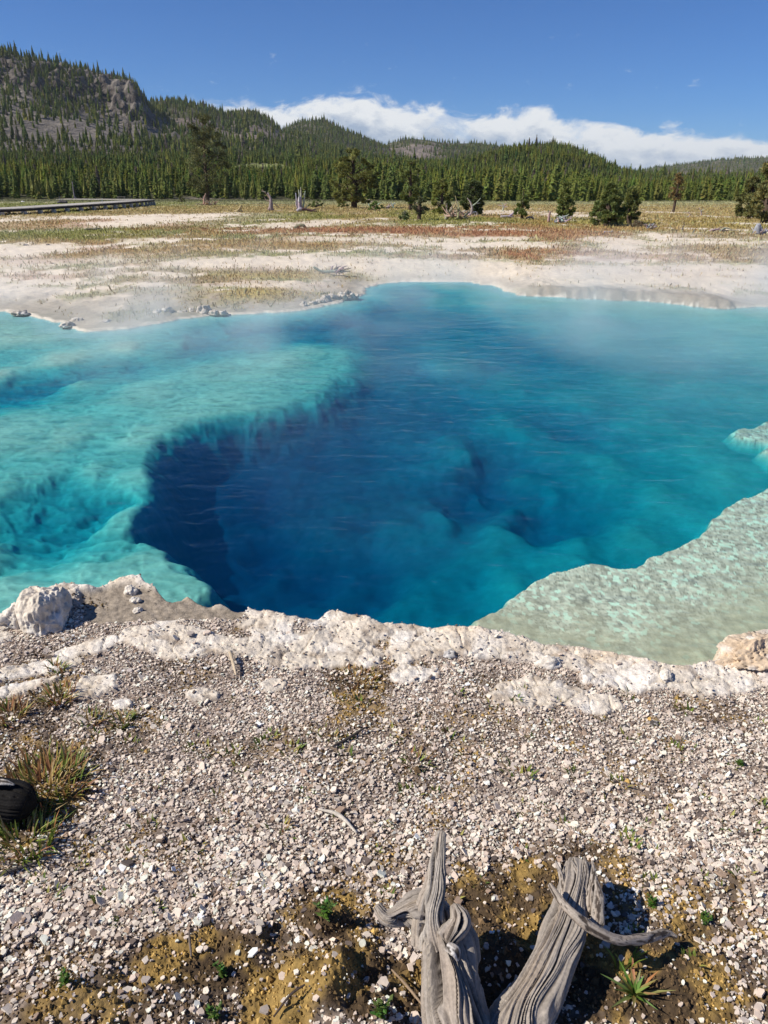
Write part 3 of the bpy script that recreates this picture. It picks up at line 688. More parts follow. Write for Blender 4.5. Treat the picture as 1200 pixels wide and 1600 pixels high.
# ------------------------------------------------------------------ rocks of the rim
def rock(name, size, seed, lab, cat, C=(.66, .60, .52), dark=(.2, .17, .15), amp=.28, fr=2.2, nu=120, nv=70, rz=0, flatb=.35):
    th = np.linspace(0, 2*PI, nu, endpoint=False); ph = np.linspace(.02, PI-.02, nv)
    TH, PH = np.meshgrid(th, ph); X, Y, Z = np.sin(PH)*np.cos(TH), np.sin(PH)*np.sin(TH), np.cos(PH)
    n = noise3(X*fr+seed, Y*fr, Z*fr, seed)+.5*noise3(X*fr*2.3, Y*fr*2.3+seed, Z*fr*2.3, seed+1)+.3*(1-2*np.abs(noise3(X*fr*4, Y*fr*4, Z*fr*4+seed, seed+2)))
    f = noise3(X*fr*9, Y*fr*9, Z*fr*9, seed+3)
    r = 1+amp*n+.035*f
    P = np.stack([X*r*size[0], Y*r*size[1], np.maximum(Z*r, -flatb)*size[2]], -1)
    crk = ss(-.25, -.75, n+.3*f)
    c = np.broadcast_to(np.array(C), P.shape)*(1+.18*noise3(X*5, Y*5, Z*5, seed+6))[..., None]
    c = mixc(c, dark, crk*.7); c = mixc(c, (.74, .71, .67), .6*ss(.1, .7, noise3(X*3, Y*3, Z*3+9, seed+8)))
    i = np.arange(nu*nv).reshape(nv, nu); j = np.roll(i, -1, 1)
    Q = np.stack([i[:-1], i[1:], j[1:], j[:-1]], -1).reshape(-1, 4)
    o = build(name, P.reshape(-1, 3), Q, M['rock'], c.reshape(-1, 3), True)
    o.rotation_euler = (0, 0, rz)
    return tag(o, lab, cat)
o = rock('rock', (.10, .12, .135), 4, 'knobbly cream sinter rock standing at the left end of the near rim', 'rock', amp=.2, fr=1.5, C=(.60, .53, .44), nu=170, nv=100); put(o, 72, 968, 1, .2)
o = rock('rock', (.075, .06, .06), 17, 'low sinter lump leaning against the left side of the knobbly rim rock', 'rock', amp=.3, nu=70, nv=40); put(o, 32, 965, 1, 1)
o = rock('rock', (.13, .09, .06), 8, 'tan-orange stained sinter rock at the right end of the near rim', 'rock', (.54, .42, .30), (.2, .14, .10), .36, 2.8); put(o, 1178, 1028, 1, .5)
o = rock('rock', (.09, .07, .05), 21, 'grey sinter rock partly under the right picture edge beside the orange one', 'rock', (.45, .4, .36), (.15, .13, .12), .3, nu=80, nv=50); put(o, 1205, 1042, 1, 1.2)
for k, (u, v, s, lab) in enumerate([
    (205, 925, (.03, .028, .026), 'largest cream knob in the row across the sandy tray'), (212, 940, (.022, .02, .02), 'second cream knob of the row across the sandy tray'),
    (216, 955, (.02, .018, .016), 'third cream knob of the row, near the front of the sandy tray'),
    (703, 1020, (.028, .02, .02), 'dark topped grey stone on the crust right of the middle'), (858, 1035, (.045, .03, .028), 'rounded white stone with a dark shaded end on the right half of the rim'),
    (1040, 1058, (.03, .022, .02), 'white stone at the foot of the rim near the orange rock'), (1022, 1132, (.018, .013, .012), 'small blackish stone alone on the right gravel'),
    (975, 1137, (.016, .012, .01), 'small brown stone left of the blackish one')]):
    dk = (.08, .07, .065) if 'black' in lab else ((.42, .40, .38) if 'grey' in lab else (.66, .6, .52))
    o = rock('stone', s, 60+k, lab, 'stone', dk, (.1, .09, .08), .28, nu=48, nv=28); put(o, u, v)
# ------------------------------------------------------------------ grey dead stump in front
def woodcol(light=(.40, .37, .34), dark=(.055, .042, .034), k=.95):
    def f(g, TH, LN, cc):
        gl_ = g-np.mean(g, axis=1, keepdims=True)
        loc = gl_-(np.roll(gl_, 3, 1)+np.roll(gl_, -3, 1)+np.roll(gl_, 6, 1)+np.roll(gl_, -6, 1))/4
        n = noise3(np.cos(TH)*2, np.sin(TH)*2, LN*9, 5); st = noise3(np.cos(TH)*16, np.sin(TH)*16, LN*7, 6)
        c = np.broadcast_to(np.array(light), cc.shape)*(1+.22*n+.22*st)[..., None]
        c = mixc(c, (.25, .19, .14), .5*ss(.1, .7, n))
        return mixc(c, dark, np.clip(ss(-.04, -.20, loc)+ss(-.25, -.65, gl_), 0, 1)*k)
    return f
def wp(u, v, z):
    a, b = gp(u, v, z); return (float(a), float(b), z)
stump = empty('dead_stump', (*[float(q) for q in gp(735, 1640, 0)], 0))
S0 = np.array(stump.location)
def rel(P): return [tuple(np.array(p)-S0) for p in P]
mb = MB()
tube(mb, rel([wp(745, 1720, .03), wp(722, 1610, .06), wp(705, 1530, .11), wp(694, 1470, .155), wp(688, 1425, .19)]), [.058, .056, .050, .044, .030], 260, 150, None, .85, 3, 5, .85, .6, woodcol((.31, .27, .23)), .75)
tube(mb, rel([wp(680, 1470, .14), wp(674, 1430, .195), wp(680, 1390, .23), wp(684, 1350, .265), wp(690, 1300, .31)]), [.038, .031, .025, .020, .010], 150, 120, None, .65, 9, 5, .75, .5, woodcol((.37, .33, .285)), .45)
mb.build('trunk', M['driftwood'], True, stump)
mb = MB()
tube(mb, rel([wp(688, 1440, .175), wp(660, 1418, .19), wp(632, 1424, .185), wp(606, 1432, .185), wp(590, 1416, .195)]), [.028, .030, .023, .017, .010], 140, 80, None, .66, 21, 6, .9, .4, woodcol((.31, .27, .23)), .9)
mb.build('side_branch', M['driftwood'], True, stump)
mb = MB()
tube(mb, rel([wp(700, 1470, .18), wp(716, 1440, .20), wp(710, 1415, .215)]), [.020, .020, .010], 120, 60, None, .6, 25, 5, 1, .4, woodcol((.31, .27, .23)), .9)
tube(mb, rel([wp(700, 1478, .185), wp(712, 1486, .185), wp(716, 1500, .17)]), [.012, .012, .004], 24, 20, None, .5, 27, 4, .6, 0, woodcol((.5, .47, .44)), .5)
mb.build('knot', M['driftwood'], True, stump)
mb = MB()
tube(mb, rel([wp(760, 1690, .02), wp(800, 1600, .045), wp(850, 1520, .07), wp(884, 1440, .095), wp(897, 1395, .105), wp(908, 1352, .11)]), [.046, .045, .041, .036, .033, .028], 260, 200, None, .72, 31, 6, .75, .9, woodcol((.31, .27, .23)), .5)
for u0, v0, u1, v1, r in ((880, 1392, 868, 1345, .008), (922, 1400, 926, 1345, .010), (905, 1380, 893, 1345, .010), (934, 1420, 931, 1375, .012), (914, 1390, 913, 1338, .008)):
    tube(mb, rel([wp(u0, v0+25, .105), wp(u0, v0, .12), wp((u0+u1)/2+3, (v0+v1)/2, .128), wp(u1, v1, .135)]), [r*1.3, r, r*.8, r*.25], 36, 40, None, .45, int(u0), 4, .6, .3, woodcol((.33, .29, .25)), .4)
mb.build('limb', M['driftwood'], True, stump)
tag(stump, 'weathered grey forked stump with an upright spike and a fallen limb at the bottom edge', 'stump')
mb = MB(); q0 = np.array(wp(930, 1440, .1))
tube(mb, [np.array(p)-q0 for p in (wp(859, 1382, .165), wp(880, 1412, .165), wp(905, 1436, .16), wp(935, 1456, .14), wp(970, 1469, .115), wp(1010, 1466, .085), wp(1040, 1458, .06), wp(1057, 1464, .05))], [.006, .0095, .011, .0115, .0105, .0105, .009, .004], 28, 110, None, .22, 44, 4, 1, .3, woodcol((.36, .31, .26)), .5)
o = mb.build('branch', M['driftwood'], True, None, q0); tag(o, 'smooth curved grey branch lying across the limb of the stump', 'branch')
# charred log at the left edge
mb = MB(); q0 = np.array(wp(-20, 1250, .05))
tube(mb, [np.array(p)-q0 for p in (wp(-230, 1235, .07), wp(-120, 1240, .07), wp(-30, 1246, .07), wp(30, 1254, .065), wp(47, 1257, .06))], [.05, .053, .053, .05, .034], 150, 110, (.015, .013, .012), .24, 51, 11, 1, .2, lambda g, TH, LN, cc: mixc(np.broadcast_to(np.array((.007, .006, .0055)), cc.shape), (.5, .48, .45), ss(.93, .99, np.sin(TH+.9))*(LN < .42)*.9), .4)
o = mb.build('charred_log', M['driftwood'], True, None, q0); mb = MB(); tube(mb, [np.array(p)-q0 for p in (wp(-120, 1222, .13), wp(-40, 1221, .138), wp(4, 1222, .136), wp(22, 1226, .128))], [.008, .010, .009, .003], 24, 40, None, .4, 53, 4, .6, 0, woodcol((.50, .47, .43)), .5)
mb.build('bark_edge', M['driftwood'], True, o); tag(o, 'blackened rounded log end with a pale upper edge at the left picture edge', 'log')
for k, (P, R, C, lab) in enumerate([
    ([(570, 1140, .012), (545, 1157, .014), (520, 1172, .012)], [.003, .0055, .003], (.06, .05, .045), 'short dark grey stick lying on the middle gravel'),
    ([(360, 1028, .03), (365, 1043, .03), (369, 1056, .02)], [.006, .006, .003], (.5, .4, .28), 'pale split wood sliver standing on the gravel below the rim'),
    ([(498, 1268, .012), (530, 1278, .016), (557, 1302, .012)], [.003, .006, .003], (.50, .45, .38), 'bleached crooked twig on the gravel above the moss'),
    ([(428, 1592, .02), (455, 1578, .03), (478, 1570, .03)], [.002, .003, .002], (.05, .035, .03), 'thin dark twig on the moss mound at the bottom'),
    ([(612, 1518, .02), (640, 1556, .03), (676, 1598, .03)], [.002, .003, .002], (.28, .2, .13), 'long thin brown twig beside the foot of the stump'),
    ([(-20, 1372, .012), (20, 1360, .014), (58, 1346, .014)], [.004, .006, .003], (.10, .085, .075), 'grey stick on the gravel below the grass clump at the left edge'),
    ([(296, 1456, .012), (297, 1476, .014), (299, 1496, .012)], [.002, .003, .002], (.14, .11, .09), 'short upright-looking twig on the gravel left of the moss')]):
    PP = []
    for u, v, dz in P:
        x, y = gp(u, v, .01); PP.append(np.array((float(x), float(y), zat(float(x), float(y))+dz)))
    q0 = PP[1]; mb = MB(); tube(mb, [p-q0 for p in PP], R, 10, 24, C, .25, 70+k, 3, .8)
    o = mb.build('stick', M['driftwood'], True, None, q0); tag(o, lab, 'stick')
# ================================================================== hills
def tv(u, v):
    X, Y, Z = ray(u, v); return X/Y, Z/Y         # sideways ratio and rise ratio per metre of depth
layers = [  # name, depth of the ridge, depth of the foot, ridge line in the photo, cliff
    ('cliff', 820, 430, [(-900,60),(-400,45),(-200,62),(0,82),(50,92),(100,101),(150,112),(190,122),(205,128),(220,146),(235,172),(255,192),(290,212),(330,232),(380,252),(430,268)], 1),
    ('middle', 1050, 600, [(60,190),(150,180),(235,160),(260,158),(290,160),(320,166),(350,176),(375,175),(400,177),(422,188),(440,204),(470,212),(520,232),(600,252),(660,270)], 0),
    ('peak', 1400, 900, [(330,245),(425,222),(445,203),(465,194),(490,190),(510,191),(535,203),(560,212),(585,223),(620,238),(680,256)], 0),
    ('bare', 1600, 1000, [(480,250),(560,250),(590,232),(612,221),(640,215),(665,217),(690,221),(715,222),(750,222),(790,230),(840,244),(900,266)], 0),
    ('green', 640, 260, [(520,290),(600,282),(680,272),(730,262),(770,248),(805,239),(840,234),(870,234),(900,240),(930,253),(950,265),(970,275),(1000,283),(1060,287),(1150,290)], 0),
    ('distant', 2400, 1300, [(860,290),(930,284),(980,272),(1020,263),(1060,258),(1100,253),(1150,248),(1200,245),(1300,240),(1450,238),(1700,250)], 0)]
LAY = []
for nm, yr, yf, P, cl in layers:
    t = np.array([tv(*p)[0] for p in P]); e = np.array([tv(*p)[1] for p in P]); LAY.append((nm, yr, yf, t, CZ+e*yr, cl))
BT = np.array([tv(u, 290)[0] for u in (-300, 0, 120, 250, 400, 560, 700, 850, 1000, 1200, 1500)])
BZ = np.array([tv(300, v)[1] for v in (246, 248, 250, 254, 262, 268, 270, 276, 286, 288, 288)])*420+CZ
def hill_z(t, y):
    x = t*y
    base = plain(y)+np.clip((y-150)/270, 0, 1.6)*np.maximum(np.interp(t, BT, BZ)+1.2, 0)
    base = base+ss(150, 260, y)*1.2*fbm(x*.02, y*.02, 201, 3)
    # grassy knolls in the forest
    for u, w, yk, h in ((405, 55, 345, 2.0), (615, 30, 345, 1.0)):
        tk = tv(u, 262)[0]; wk = w*.00077
        base = base+h*np.exp(-((t-tk)/wk)**2-((y-yk)/40)**2)
    z = base; which = np.full(t.shape, -1)
    for k, (nm, yr, yf, T, Z, cl) in enumerate(LAY):
        Zr = np.interp(t, T, Z, left=-60, right=-60)
        edge = ss(T[0]-.02, T[0]+.05, t)*ss(T[-1]+.02, T[-1]-.05, t)
        yrr = yr*(1+.05*fbm(t*5, t*0+k, 210+k, 3))
        s = (y-yf)/(yrr-yf)
        if cl:
            tc = np.interp(t, [tv(u, 150)[0] for u in (-300, 60, 150, 200, 235, 300)], [.55, .6, .8, 1, .9, 0])
            p1 = np.interp(s, [0, .35, .66, .80, .92, 1, 1.3], [0, .16, .42, .84, .93, 1, 1.02])
            p0 = np.interp(s, [0, .4, 1, 1.3], [0, .3, 1, 1.0]); p = mix(p0, p1, tc)
        else:
            p = np.where(s < 1, np.clip(s, 0, 1)**1.25*(1.0)+.12*np.sin(np.clip(s, 0, 1)*PI), 1)
        h = np.clip(s, 0, 1)
        n = fbm(x*.012, y*.012, 220+k, 5, .55)
        hz = (Zr-base)*p*edge+base + (6.0*n+(3.0*fbm(x*.05, y*.05, 230+k, 3) if cl else 0))*h*(1-h)*3*(yr/1000)
        if cl:
            cz = ss(.5, .66, s)*ss(1.02, .92, s)*tc
            hz = hz+cz*(5*(1-2*np.abs(fbm(x*.05, y*.012, 238, 4)))+5*fbm(x*.13, y*.06, 239, 3))
        hz = np.where(s > 1, hz-np.maximum(y-yrr, 0)*.25, hz)
        hz = np.where(s < 0, -1e3, hz)
        m = hz > z; which = np.where(m, k, which); z = np.where(m, hz, z)
    return z, which
ht = np.concatenate([np.linspace(-1.3, -.62, 50)[:-1], np.linspace(-.62, .62, 560), np.linspace(.62, 1.3, 50)[1:]])
hy = [140.]
while hy[-1] < 2900: hy.append(hy[-1]*(1.007 if hy[-1] < 1100 else 1.012))
hy = np.array(hy)
TT, YY = np.meshgrid(ht, hy)
HZ, HW = hill_z(TT, YY); XX = TT*YY
HZ[0] -= .5; HZ[-1] = -40
gy_, gx_ = np.gradient(HZ); slope = gy_/np.gradient(YY, axis=0)
n = fbm(XX*.03, YY*.03, 241, 5); n2 = fbm(XX*.12, YY*.12, 242, 4)
hc = np.empty(HZ.shape+(3,)); hc[:] = (.085, .085, .04)
hc = mixc(hc, (.16, .14, .11), ss(.1, .6, n))
cliffm = (HW == 0)
PU, PV = project(XX, YY, HZ)
talus = ss(0, .4, .55+n*.5)*cliffm
hc = mixc(hc, (.165, .145, .125), talus)
hc = mixc(hc, (.20, .18, .16), .5*talus*ss(.0, .5, n2))
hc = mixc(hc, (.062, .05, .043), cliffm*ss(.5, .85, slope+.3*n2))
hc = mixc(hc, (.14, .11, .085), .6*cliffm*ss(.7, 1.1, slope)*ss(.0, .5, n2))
for u, v, a, b in ((410, 212, 60, 18), (640, 240, 70, 14), (660, 232, 40, 10), (300, 196, 40, 14), (345, 205, 50, 16), (1050, 288, 90, 22), (1110, 282, 60, 18), (380, 232, 30, 10)):
    m = ss(-.1, .5, 1-np.hypot((PU-u)/a, (PV-v)/b)+.6*n)*(HW >= 0); hc = mixc(hc, (.20, .165, .14), m)
mead = np.zeros(HZ.shape)
for u, v, a, b in ((410, 263, 55, 8), (625, 263, 40, 5), (660, 262, 30, 4)):
    mead = np.maximum(mead, ss(-.05, .25, 1-np.hypot((PU-u)/a, (PV-v)/b)+.15*n)*(YY > 250)*(YY < 460))
hc = mixc(hc, (.22, .24, .085), mead)
i = np.arange(HZ.size).reshape(HZ.shape)
q = np.stack([i[:-1, :-1], i[:-1, 1:], i[1:, 1:], i[1:, :-1]], -1).reshape(-1, 4)
hills = build('hills', np.stack([XX, YY, HZ], -1).reshape(-1, 3), q, M['hill'], hc.reshape(-1, 3), True)
tag(hills, kind='structure')
# ================================================================== conifers
def conifer_mesh(h, w, whorls, br, seed, fine=1, col=(.05, .075, .022), bare=.05, core=False):
    """crown of drooping needle sprays in whorls round the trunk: returns vertices, triangles, pigment"""
    r = np.random.RandomState(seed); V = []; T = []; C = []
    n = 0
    for k in range(whorls):
        f = (k+r.uniform(-.3, .3))/whorls; f = min(max(f, 0), .985)
        z0 = h*(bare+(1-bare)*f)
        R = w*(1-f)**(.72 if seed % 2 else .48)*(.55+.45*min(1, f*5+.3))*r.uniform(.75, 1.15)+.02*h*(1-f)
        for b in range(br):
            a = 2*PI*(b/br)+r.uniform(-.6, .6)+k*1.3; L_ = R*r.uniform(.6, 1.2)
            for s in range(fine):
                aa = a+r.uniform(-.35, .35)*(fine > 1); l0 = L_*(s*.22); l1 = L_*(1-.18*(fine-1-s))*r.uniform(.85, 1.1)
                ca, sa = math.cos(aa), math.sin(aa); dr = r.uniform(-.05, .38)*l1; wd = (l1-l0)*r.uniform(.24, .42)+.02*h*(fine == 1)
                zz = z0+r.uniform(-.5, .5)*h/whorls
                rise = r.uniform(.0, .12)*h*.25
                P = [(ca*l0, sa*l0, zz+rise), (ca*(l0+l1)*.55-sa*wd, sa*(l0+l1)*.55+ca*wd, zz-dr*.6), (ca*l1, sa*l1, zz-dr+rise*.6), (ca*(l0+l1)*.55+sa*wd, sa*(l0+l1)*.55-ca*wd, zz-dr*.6)]
                V += P; T += [[n, n+1, n+2], [n, n+2, n+3]]; n += 4
                c = np.array(col)*np.exp(r.normal(0, .28))*(1+.25*r.uniform(-1, 1)*np.array((1, 0, .3)))
                C += [c]*4
    if core:
        m = 6; jag = r.uniform(.75, 1.25, (3, m))
        for lv, (zf, rf) in enumerate(((bare, .62), (.38, .5), (.72, .22))):
            for q_ in range(m): V.append((math.cos(q_/m*2*PI+lv*.5)*w*rf*jag[lv, q_], math.sin(q_/m*2*PI+lv*.5)*w*rf*jag[lv, q_], h*zf)); C.append(np.array(col)*r.uniform(.75, 1.1))
        V.append((0, 0, h)); C.append(np.array(col))
        for lv in range(2):
            for q_ in range(m):
                a_, b_ = n+lv*m+q_, n+lv*m+(q_+1) % m; T += [[a_, b_, b_+m], [a_, b_+m, a_+m]]
        for q_ in range(m): T.append([n+2*m+q_, n+2*m+(q_+1) % m, n+3*m])
        n += 3*m+1
    # leader
    for a in (0, 2.1, 4.2):
        V += [(math.cos(a)*w*.13, math.sin(a)*w*.13, h*.9), (math.cos(a+2.1)*w*.13, math.sin(a+2.1)*w*.13, h*.9), (0, 0, h*1.03)]; T.append([n, n+1, n+2]); n += 3; C += [np.array(col)]*3
    return np.array(V), np.array(T), np.clip(np.array(C), .004, .3)
CONI = [(.15, .185, .036), (.18, .21, .040), (.12, .155, .036), (.20, .205, .045)]
near_proto = []
for k in range(10):
    V_, T_, C_ = conifer_mesh(1, [.24, .20, .29, .23, .27, .18, .32, .22, .25, .28][k], 17, 7, 400+k, 2, CONI[k % 4], .03, True)
    near_proto.append((V_, T_, C_))
far_proto = [conifer_mesh(1, [.25, .21, .28, .24, .20, .26][k], 9, 6, 450+k, 1, [(.135, .165, .038), (.155, .18, .040), (.11, .14, .038)][k % 3], .02, True) for k in range(6)]
# where they stand: denser near, thinner on talus and bare slopes
def place(nmax, y0, y1, gap, pw):
    y = np.exp(rng.uniform(math.log(y0), math.log(y1), nmax)) if pw == 1 else np.sqrt(rng.uniform(y0*y0, y1*y1, nmax))
    t = rng.uniform(-.60, .60, nmax)
    return t*y, y, t
def keep_mask(x, y, t):
    z, wch = hill_z(t, y)
    u, v = project(x, y, z)
    n = fbm(x*.02, y*.02, 261, 4)+.4*fbm(x*.09, y*.09, 262, 2)
    p = np.full(x.shape, 1.0)
    zz2, _ = hill_z(t, y+6); sl = (zz2-z)/6
    c = wch == 0
    pc = np.where(sl > .62, .05, np.where(v > 222-10*n, .30, 0.02+.22*ss(.25, .6, n)))
    topm = ss(.90, .96, (z+1)/(np.interp(t, LAY[0][3], LAY[0][4])+1)); pc = np.maximum(pc, topm*.95)
    gul = np.exp(-((u-95)/45)**2)*ss(195, 165, v)+.7*np.exp(-((u+60)/60)**2)+.5*np.exp(-((u-215)/12)**2)*(v > 165)*(v < 190); pc = np.maximum(pc, np.clip(gul, 0, 1)*.6*(sl < .9))
    p = np.where(c, pc, p)
    for a, b, ra, rb, s in ((410, 212, 60, 18, .7), (640, 240, 70, 14, .85), (660, 232, 40, 10, .8), (300, 196, 40, 14, .7), (345, 205, 50, 16, .6), (1050, 288, 90, 22, .55), (1110, 282, 60, 18, .5), (275, 190, 30, 22, .6)):
        p = p*(1-min(.96, s*1.25)*ss(-.1, .5, 1-np.hypot((u-a)/ra, (v-b)/rb)+.6*n)*(wch >= 0))
    for a, b, ra, rb in ((410, 263, 55, 8), (625, 263, 40, 5), (660, 262, 30, 4)):
        p = p*(1-.985*ss(-.1, .2, 1-np.hypot((u-a)/ra, (v-b)/rb)+.15*n)*(y > 250)*(y < 460))
    # hidden behind their own ridge
    for k, (nm, yr, yf, T, Z, cl) in enumerate(LAY):
        p = np.where((wch == k) & (y > yr*1.06), 0, p)
    return z, wch, p, u, v
def edge_y(u):
    """the near edge of the forest, as depth"""
    return np.interp(u, [-500, 0, 250, 300, 420, 560, 640, 680, 760, 830, 880, 920, 1000, 1060, 1120, 1180, 1700], [150, 150, 150, 152, 150, 142, 132, 118, 120, 118, 116, 110, 118, 124, 122, 112, 100])
def fits(x, y, g):
    """thins the points so that none stands closer than its gap"""
    cell = {}; ok = np.zeros(len(x), bool)
    for k in range(len(x)):
        q = g[k]; a, b = int(x[k]//q), int(y[k]//q)
        bad = False
        for i_ in (a-1, a, a+1):
            for j_ in (b-1, b, b+1):
                for m in cell.get((i_, j_, q), ()):
                    if (x[m]-x[k])**2+(y[m]-y[k])**2 < q*q: bad = True; break
                if bad: break
            if bad: break
        if not bad: cell.setdefault((a, b, q), []).append(k); ok[k] = True
    return ok
ax, ay, ah, au = [], [], [], []
def zone(n, y0, y1, gap, hfun):
    x, y, t = place(n, y0, y1, gap, 2)
    z, wch, p, u, v = keep_mask(x, y, t)
    m = (rng.rand(n) < p) & (y > edge_y(u)+3*noise2(x*.1, y*.1, 9)); x, y, z, u, v, wch = x[m], y[m], z[m], u[m], v[m], wch[m]
    ok = fits(x, y, np.full(len(x), gap)); x, y, z, u, v, wch = x[ok], y[ok], z[ok], u[ok], v[ok], wch[ok]
    return x, y, z, hfun(x, y, u, v, wch)
def h_near(x, y, u, v, w):
    g = fbm(x*.025, y*.025, 271, 3)
    base = np.interp(u, [0, 250, 340, 420, 520, 600, 700, 850, 1000, 1100, 1200], [3.4, 3.5, 3.8, 3.0, 3.6, 4.0, 3.5, 3.7, 2.6, 2.4, 3.0])
    h = base*(1+.16*g)*np.exp(np.clip(rng.normal(0, .25, len(x)), -.65, .36))
    front = (y < 300) & (u > 360) & (u < 450); h = np.where(front, np.minimum(h, 4.0), h)
    return h
def h_far(x, y, u, v, w): return np.where(w == 0, 6.0, np.where(y < 650, 4.2, 5.6))*np.where(rng.rand(len(x)) < .12, 1.35, 1)*np.exp(rng.normal(0, .2, len(x)))
Z1 = zone(22000, 100, 260, 1.8, h_near)
Z2 = zone(42000, 260, 480, 2.4, lambda *a: h_near(*a)*1.12)
Z3 = zone(52000, 480, 760, 3.0, h_far)
Z4 = zone(90000, 760, 1500, 4.5, h_far)
Z5 = zone(16000, 1500, 2500, 9.5, lambda *a: h_far(*a)*1.15)
X_ = [np.concatenate(q) for q in zip(Z1, Z2, Z3, Z4, Z5)]
fx_, fy_, fz_, fh_ = X_
uu, vv = project(fx_, fy_, fz_); inview = (uu > 4) & (uu < 1196)
# the 300 that show largest: the front rows
score = np.where(inview & (fy_ < 260), fh_/fy_*np.exp(-np.maximum(fy_-edge_y(uu)-4, 0)/12), 0)
single = np.zeros(len(fx_), bool); single[np.argsort(-score)[:292]] = True
far = ~single
def merge(mask, protos, name, mat):
    idx = np.where(mask)[0]; which = rng.randint(0, len(protos), len(idx)); Vs, Ts, Cs = [], [], []; off = 0
    for k, (V_, T_, C_) in enumerate(protos):
        s = idx[which == k]
        if not len(s): continue
        a = rng.uniform(0, 2*PI, len(s)); ca, sa = np.cos(a)[:, None], np.sin(a)[:, None]; h = fh_[s][:, None]; wd = h*rng.uniform(.85, 1.2, (len(s), 1))
        lx, ly, lz = V_[None, :, 0]*wd, V_[None, :, 1]*wd, V_[None, :, 2]*h
        P = np.stack([lx*ca-ly*sa+fx_[s][:, None], lx*sa+ly*ca+fy_[s][:, None], lz+fz_[s][:, None]-.15], -1)
        tint = np.exp(rng.normal(0, .2, (len(s), 1, 1)))*(1+.16*rng.normal(0, 1, (len(s), 1, 1))*np.array((1, .25, 0)))
        yel = ss(.1, .7, fbm(fx_[s]*.02, fy_[s]*.02, 281, 3))[:, None, None]; tint = tint*(1+yel*np.array((.25, .16, -.1)))
        dead = (rng.rand(len(s)) < .05)[:, None, None]
        c = C_[None]*tint; c = np.where(dead, (.16, .13, .10), c)
        Vs.append(P.reshape(-1, 3)); Cs.append(np.clip(c, .004, .3).reshape(-1, 3))
        Ts.append((T_[None]+(np.arange(len(s))*len(V_))[:, None, None]).reshape(-1, 3)+off); off += len(V_)*len(s)
    return np.concatenate(Vs), np.concatenate(Ts), np.concatenate(Cs)
mid = far & (fy_ < 260); back = far & ~mid
a_ = merge(mid, near_proto, '', None); b_ = merge(back, far_proto, '', None)
forest = build('forest', np.vstack([a_[0], b_[0]]), np.vstack([a_[1], b_[1]+len(a_[0])]), M['far_needle'], np.vstack([a_[2], b_[2]]), False)
tag(forest, 'dense conifer forest covering the flats and hills', 'forest', None, 'stuff')
trunk_mesh = MB(); tube(trunk_mesh, [(0, 0, -.05), (.005, 0, .5), (0, 0, .95)], [.017, .012, .003], 7, 6, (.13, .10, .075))
singles = []
tr0 = None
for k, j in enumerate(np.where(single)[0]):
    pk = k % len(near_proto)
    e_ = empty('pine_tree', (fx_[j], fy_[j], fz_[j]), random.uniform(0, 6.28), fh_[j])
    if k < len(near_proto):
        V_, T_, C_ = near_proto[pk]
        cr = build('crown', V_, T_, M['needle'], C_, False, e_)
        if tr0 is None: tr0 = trunk_mesh.build('trunk', M['bark'], True, e_); tr = tr0
        else: tr = tr0.copy(); COL.objects.link(tr); tr.parent = e_
        singles.append((cr, tr))
    else:
        for src in singles[pk]:
            c_ = src.copy(); COL.objects.link(c_); c_.parent = e_
    s_ = random.uniform(.85, 1.15); e_.scale = (fh_[j]*s_, fh_[j]*s_, fh_[j])
    tag(e_, 'young green conifer in the front rows of the dense forest edge', 'tree', 'conifers of the forest edge')
# ================================================================== single trees, dead wood and the boardwalk on the plain
def needle_clumps(pts, rad, per, size, col, seed, spread=.28):
    r = np.random.RandomState(seed); n = len(pts)*per
    c = np.repeat(np.asarray(pts), per, 0); rd = np.repeat(np.asarray(rad), per)
    d = r.normal(0, 1, (n, 3)); d /= np.linalg.norm(d, axis=1)[:, None]
    q = c+d*(rd*r.uniform(.15, 1.0, n)**.6)[:, None]*np.array((1, 1, .7))
    a = d+r.normal(0, .5, (n, 3)); a[:, 2] += .25; a /= np.linalg.norm(a, axis=1)[:, None]
    b = np.cross(a, r.normal(0, 1, (n, 3))); b /= np.linalg.norm(b, axis=1)[:, None]+1e-9
    s = (size*r.uniform(.6, 1.4, n))[:, None]
    P = np.stack([q-a*s*.6, q+b*s*spread, q+a*s, q-b*s*spread], 1)
    f = np.arange(n)[:, None]*4
    T = np.concatenate([f+np.array([0, 1, 2]), f+np.array([0, 2, 3])])
    tone = np.repeat(np.exp(r.normal(0, .22, len(pts))), per)*np.exp(r.normal(0, .2, n))
    C = np.clip(np.array(col)[None]*tone[:, None]*(1+np.array((.25, .05, -.1))*r.normal(0, .6, (n, 1))), .004, .3)
    return P.reshape(-1, 3), T, np.repeat(C, 4, 0)
